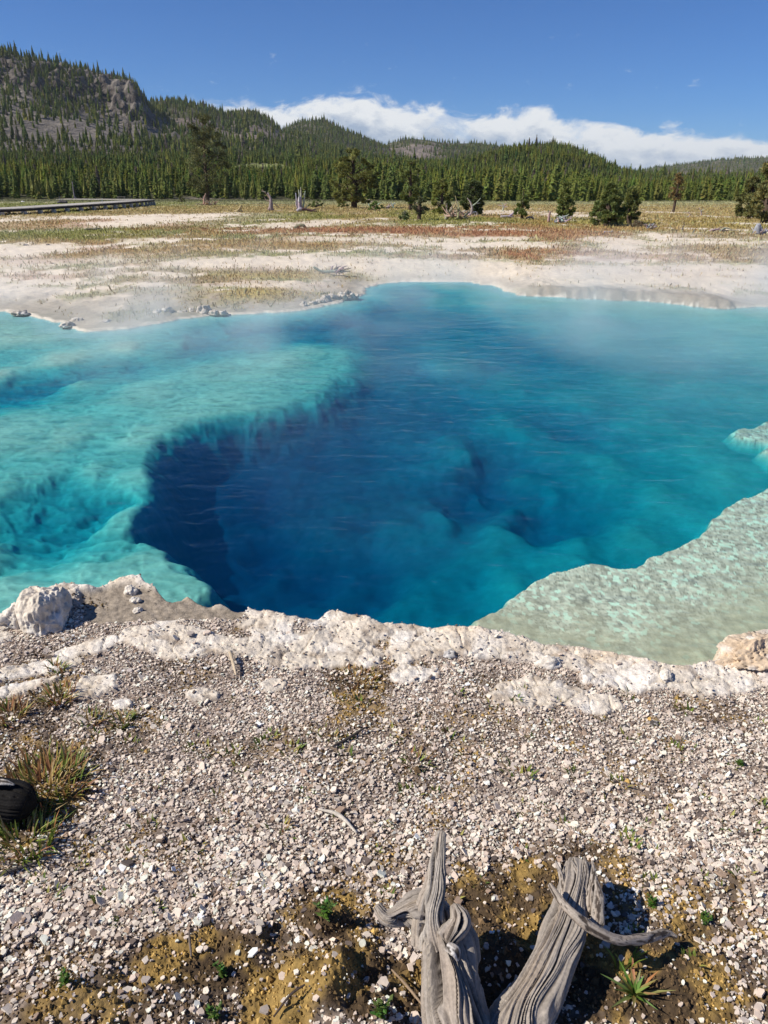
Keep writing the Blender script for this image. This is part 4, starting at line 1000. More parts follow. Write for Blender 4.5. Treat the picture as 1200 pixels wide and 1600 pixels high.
def hero(u, v, prof, lab, seed, col=(.085, .10, .03), trunk_r=.16, top=None, size=.16, per=60, lean=0, nb=70, cat='tree', low=0.12, name='pine_tree', depth=.9, gapy=.0):
    """prof: (height px, left px, right px) outline of the crown in the photo"""
    col = tuple(2.4*q for q in col)
    x, y, z = gplain(u, v); ph, pw = pxh(y), pxw(y)
    r = np.random.RandomState(seed); root = empty(name, (x, y, z))
    H = np.array([p[0] for p in prof])*ph; Lf = np.array([p[1] for p in prof])*pw; Rt = np.array([p[2] for p in prof])*pw
    top = (H.max() if top is None else top*ph)
    tp = [(0, 0, -.1), (lean*.3*top, 0, top*.35), (lean*.7*top, 0, top*.7), (lean*top, 0, top*.97)]
    tb = MB(); tube(tb, tp, [trunk_r*1.25, trunk_r*.9, trunk_r*.55, trunk_r*.12], 10, 16, (.085, .06, .045), .25, seed, 3)
    tb.build('trunk', M['bark'], True, root)
    lb = MB(); pts, rad = [], []
    tries = 0
    while len(pts) < nb and tries < nb*6:
        tries += 1
        hh = r.uniform(H.min(), H.max()); l, rg = np.interp(hh, H, Lf), np.interp(hh, H, Rt); cx = (rg-l)/2; hw = (l+rg)/2
        a = r.uniform(0, 2*PI); q = r.uniform(.25, 1.0)**.6
        if gapy and noise3(math.cos(a)*1.6, math.sin(a)*1.6, hh/top*7, seed) < -.28+gapy*.3-.3: continue
        px_, py_ = cx+hw*q*math.cos(a)*.93, hw*depth*q*math.sin(a)
        pts.append((px_, py_, hh)); rad.append(max(.07, min(hw*.5, .30*(.6+.8*r.random())*H.max()/6)))
        ts = min(max(hh-.25*hw-.04*top, .1*top), .93*top)/top
        sx = np.interp(ts, [0, .35, .7, 1], [0, lean*.3*top, lean*.7*top, lean*top])
        if r.random() < .8: tube(lb, [(sx, 0, ts*top), ((sx+px_)/2, py_/2, (ts*top+hh)/2+.02*top), (px_, py_, hh)], [trunk_r*.25*(1-ts)+.02, .02, .008], 4, 5, (.085, .065, .05))
    lb.build('limb', M['bark'], True, root)
    P, T, C = needle_clumps(pts, rad, int(per*1.9), size*.68, col, seed)
    build('crown', P, T, M['needle'], C, False, root)
    return tag(root, lab, cat)
hero(325, 319, [(22,10,20),(30,30,30),(45,26,36),(58,34,40),(70,24,34),(85,22,38),(100,20,34),(115,22,26),(128,14,24),(136,6,10)], 'tallest pine of the meadow, with a bare lower trunk rising from grey dead roots', 601, (.05, .052, .02), .17, None, .17, 70, .02, 95, gapy=.5)
hero(553, 325, [(10,30,28),(22,38,40),(40,38,42),(55,36,40),(70,28,36),(82,16,26),(91,6,8)], 'broad round-crowned pine with a short dark trunk in the middle of the meadow', 602, (.085, .088, .024), .2, None, .17, 75, 0, 110)
hero(641, 328, [(12,8,8),(22,18,18),(36,20,20),(52,18,18),(66,14,14),(78,5,5)], 'slender small pine with a visible trunk right of the round pine', 603, (.07, .085, .025), .12, None, .15, 55, 0, 55, gapy=.4)
hero(740, 336, [(3,20,16),(14,24,18),(30,22,18),(42,16,14),(52,8,7)], 'dark dense juniper-like bush behind the pale dead branches', 604, (.048, .062, .022), .12, None, .15, 70, 0, 70, name='conifer_bush', cat='bush')
hero(690, 334, [(3,14,14),(14,20,18),(28,20,18),(42,14,14),(54,7,8)], 'bright yellow-green bushy conifer left of the dead branch tangle', 605, (.11, .12, .028), .1, None, .15, 60, 0, 55, name='conifer_bush', cat='bush')
hero(815, 343, [(2,8,8),(12,14,14),(22,10,11),(34,5,6),(46,2,2)], 'little pointed conifer standing beside fallen grey logs', 606, (.075, .095, .026), .07, None, .12, 50, 0, 34)
hero(881, 344, [(3,12,14),(14,17,18),(28,14,16),(44,9,10),(58,3,4)], 'medium conifer behind the grey tangle with a stump, left of the big dark conifer', 607, (.085, .10, .028), .1, None, .14, 60, 0, 55)
hero(948, 352, [(2,34,26),(14,32,30),(30,26,26),(44,16,20),(56,8,10),(64,3,3)], 'large dark bushy conifer reaching the ground in the right meadow', 608, (.072, .088, .026), .14, None, .15, 75, 0, 120)
hero(982, 350, [(2,12,12),(14,18,16),(30,16,16),(46,10,10),(58,3,3)], 'greenish conifer close behind the right side of the large dark bushy one', 609, (.085, .095, .028), .1, None, .14, 55, 0, 55)
hero(1196, 348, [(8,20,60),(30,36,60),(50,28,60),(62,20,50),(72,24,60),(92,22,50),(106,10,30),(112,4,8)], 'tall olive pine at the right picture edge', 610, (.09, .085, .03), .2, None, .17, 65, .02, 110, gapy=.4)
hero(1168, 342, [(3,22,20),(20,26,24),(40,20,22),(56,12,12),(66,5,5)], 'dull olive bush-like pine in the steam beside the right edge pine', 615, (.085, .085, .03), .1, None, .15, 60, 0, 70)
hero(655, 343, [(10,10,12),(18,14,16),(28,13,13),(36,6,6)], 'sapling with a short dark trunk and small loose crown in the meadow', 611, (.06, .065, .03), .1, None, .11, 28, 0, 30, gapy=.4)
hero(1052, 331, [(20,8,9),(30,12,9),(44,9,11),(54,6,6),(60,3,3)], 'rusty leaning conifer with a thin trunk above the right forest edge', 612, (.13, .085, .035), .08, None, .14, 40, .05, 34, gapy=.4)
for k, (u, v, a, h, c, lab) in enumerate([(586, 329, 13, 15, (.07, .11, .025), 'low bright green shrub right of the round pine'), (494, 324, 14, 12, (.06, .08, .024), 'low dark shrub beside the broken snag'),
    (632, 343, 9, 12, (.11, .14, .05), 'small pale green shrub in the grass left of the sapling'), (536, 324, 10, 12, (.07, .09, .025), 'dark green shrub at the foot of the round pine'),
    (995, 355, 12, 8, (.10, .075, .045), 'brownish low shrub at the right foot of the large dark conifer'), (283, 316, 7, 12, (.10, .10, .03), 'small yellow-green shrub at the forest foot left of the tall pine'),
    (700, 330, 10, 12, (.05, .07, .022), 'dark low shrub behind the left end of the dead tangle')]):
    hero(u, v, [(1, a, a), (h*.45, a*.9, a*.95), (h*.8, a*.5, a*.6), (h, a*.2, a*.2)], lab, 640+k, c, .04, h*.6, .10, 40, 0, 22, 'shrub', name='shrub')
GREY = (.40, .31, .22)
def snag(name, u, v, lines, lab, cat, seed, C=GREY, zoff=0, dep=.5, parts=None):
    """dead wood: lines of (px right, px up, depth in px) with a start and end radius in px"""
    x, y, z = gplain(u, v); ph, pw = pxh(y), pxw(y); r = random.Random(seed); mb = MB()
    for k, (P, r0, r1) in enumerate(lines):
        Q = [(p[0]*pw, (p[2] if len(p) > 2 else r.uniform(-1, 1)*dep*3)*pw, p[1]*ph) for p in P]
        tube(mb, Q, [r0*pw, (r0+r1)/2*pw, r1*pw], 8, max(6, 4*len(Q)), tuple(c*r.uniform(.75, 1.15) for c in C), .35, seed+k, 3)
    o = mb.build(name, M['deadwood'], True, None, (x, y, z+zoff)); return tag(o, lab, cat)
def tangle(seed, w, h, n, rr=(1.1, .3), up=.6):
    r = random.Random(seed); out = []
    for k in range(n):
        a = r.uniform(-w, w)*.6; e = a+r.uniform(-w, w)*.7; t = h*r.random()**up
        d0, d1 = r.uniform(-w, w)*.4, r.uniform(-w, w)*.5
        out.append(([(a, r.uniform(0, h*.25), d0), ((a+e)/2+r.uniform(-2, 2), t*.5+r.uniform(-1, 2), (d0+d1)/2), (e, t, d1)], rr[0]*r.uniform(.6, 1.2), rr[1]))
        if r.random() < .6: out.append(([((a+e)/2, t*.5, (d0+d1)/2), ((a+e)/2+r.uniform(-6, 6), t*.5+r.uniform(2, 6), d1)], rr[0]*.6, .2))
    return out
snag('dead_roots', 328, 321, tangle(1, 17, 9, 18)+[([(-9, 2, 0), (-8, 12, 0), (-5, 19, 0)], 1.8, .5), ([(-9, 8, 0), (-14, 12, 0)], .9, .3)], 'grey tangle of dead roots and broken sticks round the foot of the tallest pine', 'dead roots', 701)
snag('dead_stump', 373, 331, [([(-5, 0, 0), (0, 3, 0), (4, 9, 0)], 2.0, 1.2), ([(-7, 1, 1), (7, 1, 2)], 1.2, .5), ([(2, 5, 0), (5, 2, 0)], 1.4, .5)], 'small pale stump between the tallest pine and the twisted snag', 'stump', 702)
snag('dead_snag', 423, 329, [([(0, 0, 0), (1, 10, 0), (1, 20, 0), (-3, 28, 0)], 3.2, 1.0), ([(1, 18, 0), (-6, 27, 1), (-12, 33, 1)], 1.2, .4), ([(1, 14, 0), (-5, 16, -1), (-9, 22, -1)], .9, .3), ([(-3, 0, 0), (0, 5, 0), (4, 0, 0)], 2.5, 2.0), ([(-6, 29, 0), (-13, 31, 0)], .7, .3), ([(6, 12, 0), (14, 4, 1)], .8, .4)], 'twisted grey snag with bare arms reaching left', 'dead tree', 703)
snag('dead_snag', 470, 330, [([(-1, 0, 0), (-2, 8, 0), (0, 22, 0)], 4.6, 2.4), ([(-4, 2, 2), (-6, 15, 2), (-7, 29, 2)], 1.8, .6), ([(3, 4, 2), (6, 17, 2), (8, 32, 2)], 1.7, .5), ([(-5, 5, -1), (-7, 12, -1), (-6, 19, -1)], 1.4, .5), ([(0, 8, 3), (1, 24, 3), (1, 38, 3)], 1.7, .4), ([(5, 3, 0), (9, 6, 0), (12, 9, 0)], 1.2, .5), ([(-2, 14, -2), (-1, 26, -2), (-2, 34, -2)], 1.5, .4), ([(4, 14, 0), (7, 22, 0), (6, 28, 0)], 1.1, .4), ([(-5, 0, -3), (0, 3, -4), (5, 0, -3)], 3, 2)], 'broad splintered grey snag left of a dark fallen log', 'dead tree', 704, (.42, .40, .38))
snag('fallen_log', 486, 331, [([(-14, 5, 0), (-4, 2.5, 0), (9, 0, 0)], 2.4, 1.6), ([(2, 3, 2), (12, 5, 3)], 1.0, .5)], 'dark fallen log sloping down from the splintered snag', 'log', 705, (.09, .07, .055))
snag('low_stump', 469, 357, [([(-9, 0, 0), (-3, 4, 0), (4, 5, 0), (9, 1, 0)], 3.0, 2.0), ([(0, 4, 0), (2, 7, 0)], 2.0, 1.0)], 'low rotten dark grey stump on the pale strip of the middle plain', 'stump', 706, (.22, .19, .16))
snag('driftwood', 516, 428, [([(-27, 12, 0), (-20, 7, 0), (-12, 4, 0), (0, 4, 0), (12, 5, 0)], 1.3, 3.0)]+[([(4+q, 3, d), (8+q*1.2, 8+w_, d), (12+q*1.6, 10+w_*1.2, d)], 2.0, .6) for q, w_, d in ((0, 2, 0), (4, 3, 2), (7, 0, -2), (10, 3, 1), (14, 0, 0), (-4, 3, 1), (13, -4, -1))]+[([(14, 6, 0), (15, 0, -2)], 2.5, 1.5), ([(8, 6, -2), (10, 0, -3)], 2.0, 1.0), ([(10, 10, 0), (11, 17, 0)], 1.2, .3)], 'grey driftwood root with one long thin arm lying on the pale far shore', 'driftwood', 707, (.36, .33, .30))
snag('dead_branches', 580, 322, [([(-2, 0, 0), (-5, 5, 0), (-8, 11, 0)], 1.0, .3), ([(-5, 5, 0), (2, 8, 0)], .8, .3), ([(-8, 9, 0), (-2, 11, 0)], .6, .3), ([(3, 3, 0), (11, 1, 0), (16, -2, 0)], 1.0, .3), ([(10, 2, 0), (15, 6, 0)], .8, .2)], 'white dead branches rising beside the low bright green shrub', 'dead branches', 708, (.55, .53, .50))
snag('dead_branches', 612, 326, [([(-8, 3, 0), (0, 5, 0), (6, 10, 0)], 1.0, .3), ([(0, 5, 0), (-1, 11, 0)], .8, .3), ([(3, 0, 0), (2, 8, 0), (7, 7, 0)], .9, .3), ([(-6, 0, 0), (-4, 8, 0)], .8, .3)], 'pale dead branches between the round pine and the slender pine', 'dead branches', 709, (.48, .46, .43))
snag('dead_branches', 646, 327, [([(0, 0, 0), (2, 7, 0), (0, 14, 0)], 1.1, .3), ([(2, 7, 0), (7, 12, 0)], .8, .3), ([(-2, 2, 0), (-6, 7, 0)], .8, .3)], 'small pale snag at the foot of the slender pine', 'dead branches', 722, (.42, .40, .38))
snag('dead_tangle', 710, 343, tangle(10, 24, 26, 30, (1.7, .4))+[([(-14, 0, 0), (-10, 10, 0), (-4, 18, 0)], 2.4, 1.0), ([(6, 0, 0), (8, 12, 0), (3, 30, 0)], 2.0, .5), ([(-2, 18, 0), (2, 28, 0), (0, 38, 0)], 1.0, .3)], 'largest pile of tangled grey dead branches in the middle meadow', 'dead branches', 710)
snag('dead_tangle', 735, 337, [([(0, 0, 0), (2, 10, 0), (0, 20, 0), (-6, 28, 0)], 2.2, .6), ([(1, 14, 0), (8, 20, 0), (15, 28, 0)], 1.4, .4), ([(8, 20, 0), (14, 20, 0)], .8, .3), ([(-2, 6, 0), (-10, 8, 0)], 1.4, .5), ([(0, 4, 0), (8, 6, 0), (12, 1, 0)], 1.4, .5), ([(-6, 0, 0), (0, 8, 0)], 1.4, .8)]+tangle(11, 10, 10, 8), 'pale forked dead branches in front of the dark bush', 'dead branches', 711, (.42, .39, .36))
snag('dead_snag', 785, 330, [([(0, 0, 0), (1, 8, 0), (-2, 14, 0)], 1.4, .4), ([(1, 6, 0), (8, 8, 0)], .9, .3), ([(0, 8, 0), (-8, 10, 0)], .7, .3), ([(1, 8, 0), (6, 13, 0)], .7, .3)], 'thin branched snag on the pale strip before the forest', 'dead tree', 712, (.45, .43, .4))
snag('fallen_log', 792, 341, [([(-10, 2, 0), (0, 3, 0), (10, 2, 0)], 2.0, 1.4), ([(2, 2, 0), (10, 8, 0), (15, 16, 0)], 2.0, .6), ([(-6, 2, 1), (-10, 7, 1)], 1.2, .4), ([(12, 9, 0), (15, 6, 0)], 1.0, .4), ([(-8, 0, 2), (8, 0, 3)], 1.5, 1.0)], 'grey fallen log with one arm raised left of the little pointed conifer', 'log', 713, (.40, .37, .35))
snag('fallen_log', 829, 343, [([(-7, 2, 0), (0, 4, 0), (5, 1, 0)], 1.6, 1.0), ([(0, 3, 1), (4, 6, 1)], 1.0, .4)], 'short grey log right of the little pointed conifer', 'log', 714, (.35, .32, .3))
snag('dead_stump', 857, 347, [([(0, 0, 0), (0, 8, 0), (1, 17, 0)], 2.5, 1.5), ([(0, 14, 0), (-3, 20, 0)], 1.0, .3), ([(1, 15, 0), (4, 19, 0)], .8, .3)], 'upright grey stump left of the low dead tangle under the medium conifer', 'stump', 715)
snag('dead_tangle', 876, 348, tangle(15, 15, 13, 16, (1.5, .5))+[([(-8, 0, 0), (0, 7, 0), (10, 12, 0)], 2.0, .8), ([(8, 0, 0), (9, 10, 0), (12, 14, 0)], 1.6, .5)], 'grey tangle of dead wood at the foot of the medium conifer', 'dead branches', 716, (.40, .38, .36))
snag('driftwood', 951, 364, [([(-8, 1, 0), (0, 1.5, 0), (7, 3, 0)], 1.6, .9), ([(2, 2, 0), (8, 1, 0)], 1.4, .8), ([(-22, 1, 1), (-15, 1.5, 1)], 1.2, .6)], 'pale flat driftwood in the grass below the large dark conifer', 'driftwood', 717, (.46, .42, .36))
snag('dead_tangle', 1015, 358, tangle(18, 10, 9, 16, (1.6, .6), .4), 'compact grey heap of dead sticks right of the large dark conifer', 'dead branches', 718, (.34, .31, .28))
snag('dead_snag', 1066, 363, [([(0, 0, 0), (0, 7, 0), (2, 14, 0)], 1.3, .5), ([(0, 6, 0), (-1, 11, 0)], .9, .3)], 'thin dark broken post-like snag alone in the right meadow', 'dead tree', 719, (.13, .10, .08))
snag('dead_tangle', 1126, 362, [([(-18, 1, 0), (-6, 4, 0), (6, 1, 0)], 1.4, .6), ([(-12, 0, 1), (-4, 6, 1), (2, 8, 1)], 1.2, .4), ([(-2, 0, 0), (6, 6, 0), (18, 3, 0)], 1.3, .5), ([(0, 1, 2), (10, 2, 2), (24, 1, 2)], 1.1, .5), ([(4, 2, 0), (8, 7, 0)], 1.0, .4), ([(-8, 2, 0), (-10, 7, 0)], 1.0, .3)], 'low spread of grey dead sticks in the steam near the right edge', 'dead branches', 720, (.36, .33, .3))
snag('dead_stump', 1188, 366, [([(-6, 0, 0), (-6, 10, 0), (-5, 16, 0)], 6, 4)]+tangle(21, 16, 18, 14, (1.7, .6), .7), 'grey stump with splayed roots at the right edge below the olive pine', 'stump', 721, (.36, .33, .31))
snag('dead_snag', 1092, 338, [([(4, 0, 0), (2, 8, 0), (-2, 14, 0)], 1.2, .4), ([(2, 8, 0), (6, 12, 0)], .7, .3)], 'pale leaning dead stem at the right forest foot, left one of a pair', 'dead tree', 723, (.45, .42, .38))
snag('dead_snag', 1076, 340, [([(0, 0, 0), (1, 6, 0), (-4, 9, 0)], 1.1, .4), ([(-3, 0, 0), (3, 5, 0)], 1.0, .4)], 'short pale dead branch at the right forest foot beside a leaning stem', 'dead tree', 724, (.42, .39, .36))
snag('dead_snag', 117, 312, [([(0, 0, 0), (0, 12, 0), (0, 28, 0)], 1.3, .5), ([(0, 6, 0), (3, 2, 0), (7, -1, 0)], .9, .4)], 'thin bare pole-like snag behind the boardwalk', 'dead tree', 725, (.30, .26, .23))
snag('dead_stump', 97, 318, [([(-6, 1, 0), (0, 3, 0), (8, 2, 0)], 2.6, 2.0), ([(-2, 2, 0), (-3, 12, 0)], 1.6, .4), ([(0, 2, 0), (2, 7, 0)], 1.4, .5)], 'dark stump with one upright spike behind the boardwalk', 'stump', 726, (.11, .095, .085))
snag('driftwood', 147, 361, [([(-18, 1, 0), (-6, 3, 0), (4, 2.5, 0), (18, 1, 0)], 1.6, 1.2), ([(-4, 2, 1), (6, 4, 1), (14, 3, 1)], 1.8, 1.0), ([(-12, 1, 2), (0, 1, 2)], 1.5, 1.0)], 'dark flat driftwood lying among the red grass below the boardwalk', 'driftwood', 727, (.13, .115, .105))
for k, (u, v, w_, lab) in enumerate([(40, 384, 4.5, 'dark clod on the white patch of the left plain, largest of a pair'), (75, 383, 3.2, 'dark clod on the white patch of the left plain, smaller of a pair'), (82, 413, 4.2, 'dark clod on bare white ground below the red grass at the left'), (48, 405, 3.5, 'flat dark clod on the white ground at the far left'), (36, 316, 3.0, 'white stone in the grass beyond the boardwalk')]):
    x, y, z = gplain(u, v); q = pxw(y)*w_
    c = (.75, .73, .7) if 'white stone' in lab else (.10, .075, .06)
    o = rock('stone', (q, q*.8, q*.55), 800+k, lab, 'stone', c, (.05, .04, .035), .3, nu=36, nv=22); o.location = (x, y, z)
# low knobs of the far left shore
kn = [(232,492,7,6),(248,491,9,7),(262,489,9,7),(285,488,8,5),(300,487,8,5),(318,488,10,8),(335,489,8,7),(348,489,7,5),(475,477,6,5),(488,474,8,6),(500,472,8,6),(508,470,8,8),(520,467,9,9),(533,465,9,8),(545,464,9,7),(554,463,7,6),
      (105,508,10,5),(30,489,12,4),(165,503,9,5),(120,500,8,4)]
for k, (u, v, w_, h_) in enumerate(kn):
    x, y = gp(u, v, WL+.03); x = float(x); y = float(y)
    g = 'low sinter knobs of the far left shore' 
    lab = 'low rounded sinter knob in the row along the far left shoreline'
    o = rock('sinter_knob', (pxw(y)*w_*1.0, pxw(y)*w_*1.1, pxh(y)*h_*(.9+.5*(k % 3)/2)), 830+k, lab, 'rock', (.44, .39, .33), (.13, .11, .09), .42, 1.7, 44, 26)
    o['group'] = g; o.location = (x, y, WL+.02); o.rotation_euler = (0, 0, k*1.7)
# boardwalk
def board_pt(u, v, dz):
    x, y, z = gplain(u, v); return np.array((x, y, z+dz))
bw = empty('boardwalk', tuple(gplain(60, 336)))
B0 = np.array(bw.location)
edge = [(-420, 347, .34), (-200, 342, .34), (0, 337.5, .33), (100, 331.5, .36), (180, 326.5, .42), (222, 323, .45), (243, 320.5, .47)]
E_ = np.array([board_pt(*p) for p in edge]); S_ = spline(E_, 60)
tg = np.gradient(S_, axis=0)[:, :2]; tg /= np.linalg.norm(tg, axis=1)[:, None]; nrm = np.stack([-tg[:, 1], tg[:, 0]], 1)
W_ = 2.2
far_edge = S_.copy(); far_edge[:, :2] += nrm*W_
mb = MB()
cum = np.concatenate([[0], np.cumsum(np.linalg.norm(np.diff(S_, axis=0), axis=1))]); nbd = int(cum[-1]/.16)
for k in range(nbd):
    a, b = k*.16, k*.16+.15; r = np.random.RandomState(k); c = np.array((.52, .48, .42))*r.uniform(.75, 1.1); dz = r.uniform(0, .006)
    p = [np.array([np.interp(q, cum, s_[:, i_]) for i_ in range(3)]) for s_ in (S_, far_edge) for q in (a, b)]
    Vb = [q+np.array((0, 0, dz+h)) for h in (0, .045) for q in p]; mb.add(np.array(Vb)-B0, [[0,1,3,2],[4,6,7,5],[0,4,5,1],[1,5,7,3],[3,7,6,2],[2,6,4,0]], None, c)
# the walk turns back to the left at its far end
t1 = S_[-1]; t2 = far_edge[-1]; turn = np.array((-1.0, .25)); turn /= np.linalg.norm(turn)
p_in = t2+np.array((turn[0]*.1, turn[1]*.1, 0)); nb2 = 60
for k in range(nb2):
    c = np.array((.52, .48, .42))*np.random.RandomState(900+k).uniform(.75, 1.1); o_ = k*.16
    q0 = t1*.35+t2*.65+np.array((turn[0]*o_, turn[1]*o_+.1, .002)); d_ = np.array((-turn[1], turn[0], 0))*-1.0
    p = [q0, q0+np.array((turn[0]*.15, turn[1]*.15, 0)), q0+d_*2.0, q0+np.array((turn[0]*.15, turn[1]*.15, 0))+d_*2.0]
    Vb = [q+np.array((0, 0, h)) for h in (.003, .048) for q in p]; mb.add(np.array(Vb)-B0, [[0,1,3,2],[4,6,7,5],[0,4,5,1],[1,5,7,3],[3,7,6,2],[2,6,4,0]], None, c)
mb.build('deck', M['board'], False, bw)
mb = MB()
for s_, off in ((S_, .03), (far_edge, -.08)):
    Q = s_.copy(); Q[:, :2] += nrm*off
    n_ = len(Q); A = [Q+np.array((0, 0, h)) for h in (-.13, -.005)]; Bk = [Q+np.array((0, 0, h)) for h in (-.13, -.005)]
    for q in Bk: q[:, :2] += nrm*.05
    Vv = np.stack([A[0], A[1], Bk[1], Bk[0]], 1); ii = np.arange(n_-1)[:, None]*4; F4 = []
    for k in range(4):
        k2 = (k+1) % 4; F4.append(np.concatenate([ii+k, ii+k2, ii+4+k2, ii+4+k], 1))
    mb.add(Vv.reshape(-1, 3)-B0, np.concatenate(F4), None, (.055, .045, .038))
mb.build('beam', M['board'], False, bw)
for k, d_ in enumerate(np.arange(.6, cum[-1], 2.0)):
    for s_, off in ((S_, -.07), (far_edge, -.15)):
        p = np.array([np.interp(d_, cum, s_[:, i_]) for i_ in range(3)]); nn = np.array([np.interp(d_, cum, nrm[:, i_]) for i_ in range(2)])
        p[:2] += nn*off; zg = float(plain(p[1])); mb = MB()
        mb.box((p[0]-B0[0], p[1]-B0[1], (zg-.1+p[2]-.13)/2-B0[2]), (.2, .3, p[2]-.13-zg+.1), math.atan2(nn[1], nn[0]), (.50, .45, .38)); mb.build('support', M['board'], False, bw)
tag(bw, 'long low wooden boardwalk with pale deck and dark supports at the left', 'boardwalk')
# bench beside the walk and a small post
x, y, z = gplain(190, 312); b_ = empty('bench', (x, y, z)); mb = MB(); mb.box((0, 0, .46), (1.5, .38, .06), 0, (.42, .36, .28)); mb.build('seat', M['board'], False, b_)
for s_ in (-.55, .55):
    mb = MB(); mb.box((s_, 0, .215), (.12, .34, .43), 0, (.3, .25, .2)); mb.build('leg', M['board'], False, b_)
tag(b_, 'plain wooden bench beyond the far end of the boardwalk', 'bench')
x, y, z = gplain(160, 316); mb = MB(); mb.box((0, 0, .22), (.16, .14, .5), .3, (.62, .60, .55)); mb.box((0, 0, .48), (.19, .17, .03), .3, (.5, .48, .44))
o = mb.build('marker_post', M['board'], False, None, (x, y, z)); tag(o, 'short pale marker post standing behind the boardwalk', 'post')
# ------------------------------------------------------------------ grass of the plain
def plain_grass():
    n = 380000
    y = 6.0*np.exp(rng.uniform(0, math.log(24), n)); t = rng.uniform(-.62, .62, n); x = t*y
    z, c, veg, d = terrain(x, y)
    m = (rng.rand(n) < veg*.6) & (d > .25); x, y, z, c = x[m], y[m], z[m], c[m]; n = len(x)
    h = np.clip(.062*np.exp(rng.normal(0, .35, n))*(.5+.5*ss(9, 30, y)), .02, .25); w = .002+.00055*y
    a = rng.uniform(0, 2*PI, n); lean = rng.uniform(-.5, .5, (n, 2))*h[:, None]
    dx, dy = np.cos(a)*w, np.sin(a)*w
    P = np.stack([np.stack([x-dx, y-dy, z-.01], -1), np.stack([x+dx, y+dy, z-.01], -1), np.stack([x+lean[:, 0]+dx*.3, y+lean[:, 1]+dy*.3, z+h], -1), np.stack([x+lean[:, 0]*1.2-dx*.8, y+lean[:, 1]*1.2-dy*.8, z+h*.75], -1)], 1)
    col = np.clip(np.minimum(c, np.array((.34, .25, .13)))*np.exp(rng.normal(0, .25, (n, 1)))*1.45, .01, .5)
    o = build('grass', P.reshape(-1, 3), np.arange(n*4).reshape(n, 4), M['leaf'], np.repeat(col, 4, 0), False)
    tag(o, 'short green, ochre and red grass on the far plain', 'grass', None, 'stuff')
plain_grass()
STEAM = True; HAZE = True
# ================================================================== steam and air
def vol_box(name, x0, x1, y0, y1, z0, z1, mat):
    v = [[x, y, z] for z in (z0, z1) for y in (y0, y1) for x in (x0, x1)]
    return build(name, v, np.array([[0,2,3,1],[4,5,7,6],[0,1,5,4],[1,3,7,5],[3,2,6,7],[2,0,4,6]]), mat)
if STEAM:
    m, N, L, P, O = newmat('steam'); N.remove(P)
    tc = N.new('ShaderNodeTexCoord')
    mp = N.new('ShaderNodeMapping'); mp.inputs['Scale'].default_value = (.55, .38, .9); L.new(tc.outputs['Object'], mp.inputs[0])
    t = tex_noise(N, L, 1.0, 3, .55, mp.outputs[0], .6)
    r = N.new('ShaderNodeMapRange'); r.inputs[1].default_value = .47; r.inputs[2].default_value = .72; r.inputs[3].default_value = 0; r.inputs[4].default_value = 1; L.new(t.outputs[0], r.inputs[0])
    sx = N.new('ShaderNodeSeparateXYZ'); L.new(tc.outputs['Object'], sx.inputs[0])
    def mr(src, a, b, c, d):
        q = N.new('ShaderNodeMapRange'); q.interpolation_type = 'SMOOTHSTEP'; q.inputs[1].default_value = a; q.inputs[2].default_value = b; q.inputs[3].default_value = c; q.inputs[4].default_value = d; L.new(src, q.inputs[0]); return q.outputs[0]
    def mul(a, b):
        q = N.new('ShaderNodeMath'); q.operation = 'MULTIPLY'
        for k, s_ in enumerate((a, b)):
            if isinstance(s_, float): q.inputs[k].default_value = s_
            else: L.new(s_, q.inputs[k])
        return q.outputs[0]
    hz = mr(sx.outputs[2], WL, WL+1.15, 1, 0); fy = mr(sx.outputs[1], 4.5, 10.5, .12, 1); by = mr(sx.outputs[1], 13, 19, 1, 0)
    ex = mul(mul(mr(sx.outputs[0], -10.5, -8, 0, 1), mr(sx.outputs[0], 2.5, 7, .5, 1.2)), mr(sx.outputs[0], 9, 11.5, 1, 0))
    dn = mul(mul(mul(r.outputs[0], hz), mul(fy, by)), mul(ex, .85))
    pv = N.new('ShaderNodeVolumePrincipled'); pv.inputs['Color'].default_value = (.97, .98, 1, 1); pv.inputs['Anisotropy'].default_value = .2; L.new(dn, pv.inputs['Density'])
    L.new(pv.outputs[0], O.inputs[1])
    st = vol_box('steam', -11, 12, 3.2, 20, WL+.004, 1.25, m); tag(st, 'thin white steam drifting over the far half of the pool', 'steam', None, 'stuff')
if HAZE:
    m, N, L, P, O = newmat('haze'); N.remove(P)
    pv = N.new('ShaderNodeVolumePrincipled'); pv.inputs['Color'].default_value = (.80, .90, 1, 1); pv.inputs['Density'].default_value = .00006; pv.inputs['Anisotropy'].default_value = .1
    L.new(pv.outputs[0], O.inputs[1])
    h = vol_box('haze', -9500, 9500, -9500, 9500, -62, 320, m); tag(h, kind='stuff')
# ================================================================== light, sky, camera
w = bpy.data.worlds.new('World'); SC.world = w; w.use_nodes = True
WN, WK = w.node_tree.nodes, w.node_tree.links
sky = WN.new('ShaderNodeTexSky'); sky.sky_type = 'NISHITA'; sky.sun_disc = False
sky.sun_elevation = SUN_EL; sky.sun_rotation = SUN_AZ; sky.altitude = 2200; sky.air_density = 1.0; sky.dust_density = .15; sky.ozone_density = 3.0
bg = WN['Background']; bg.inputs[1].default_value = .058
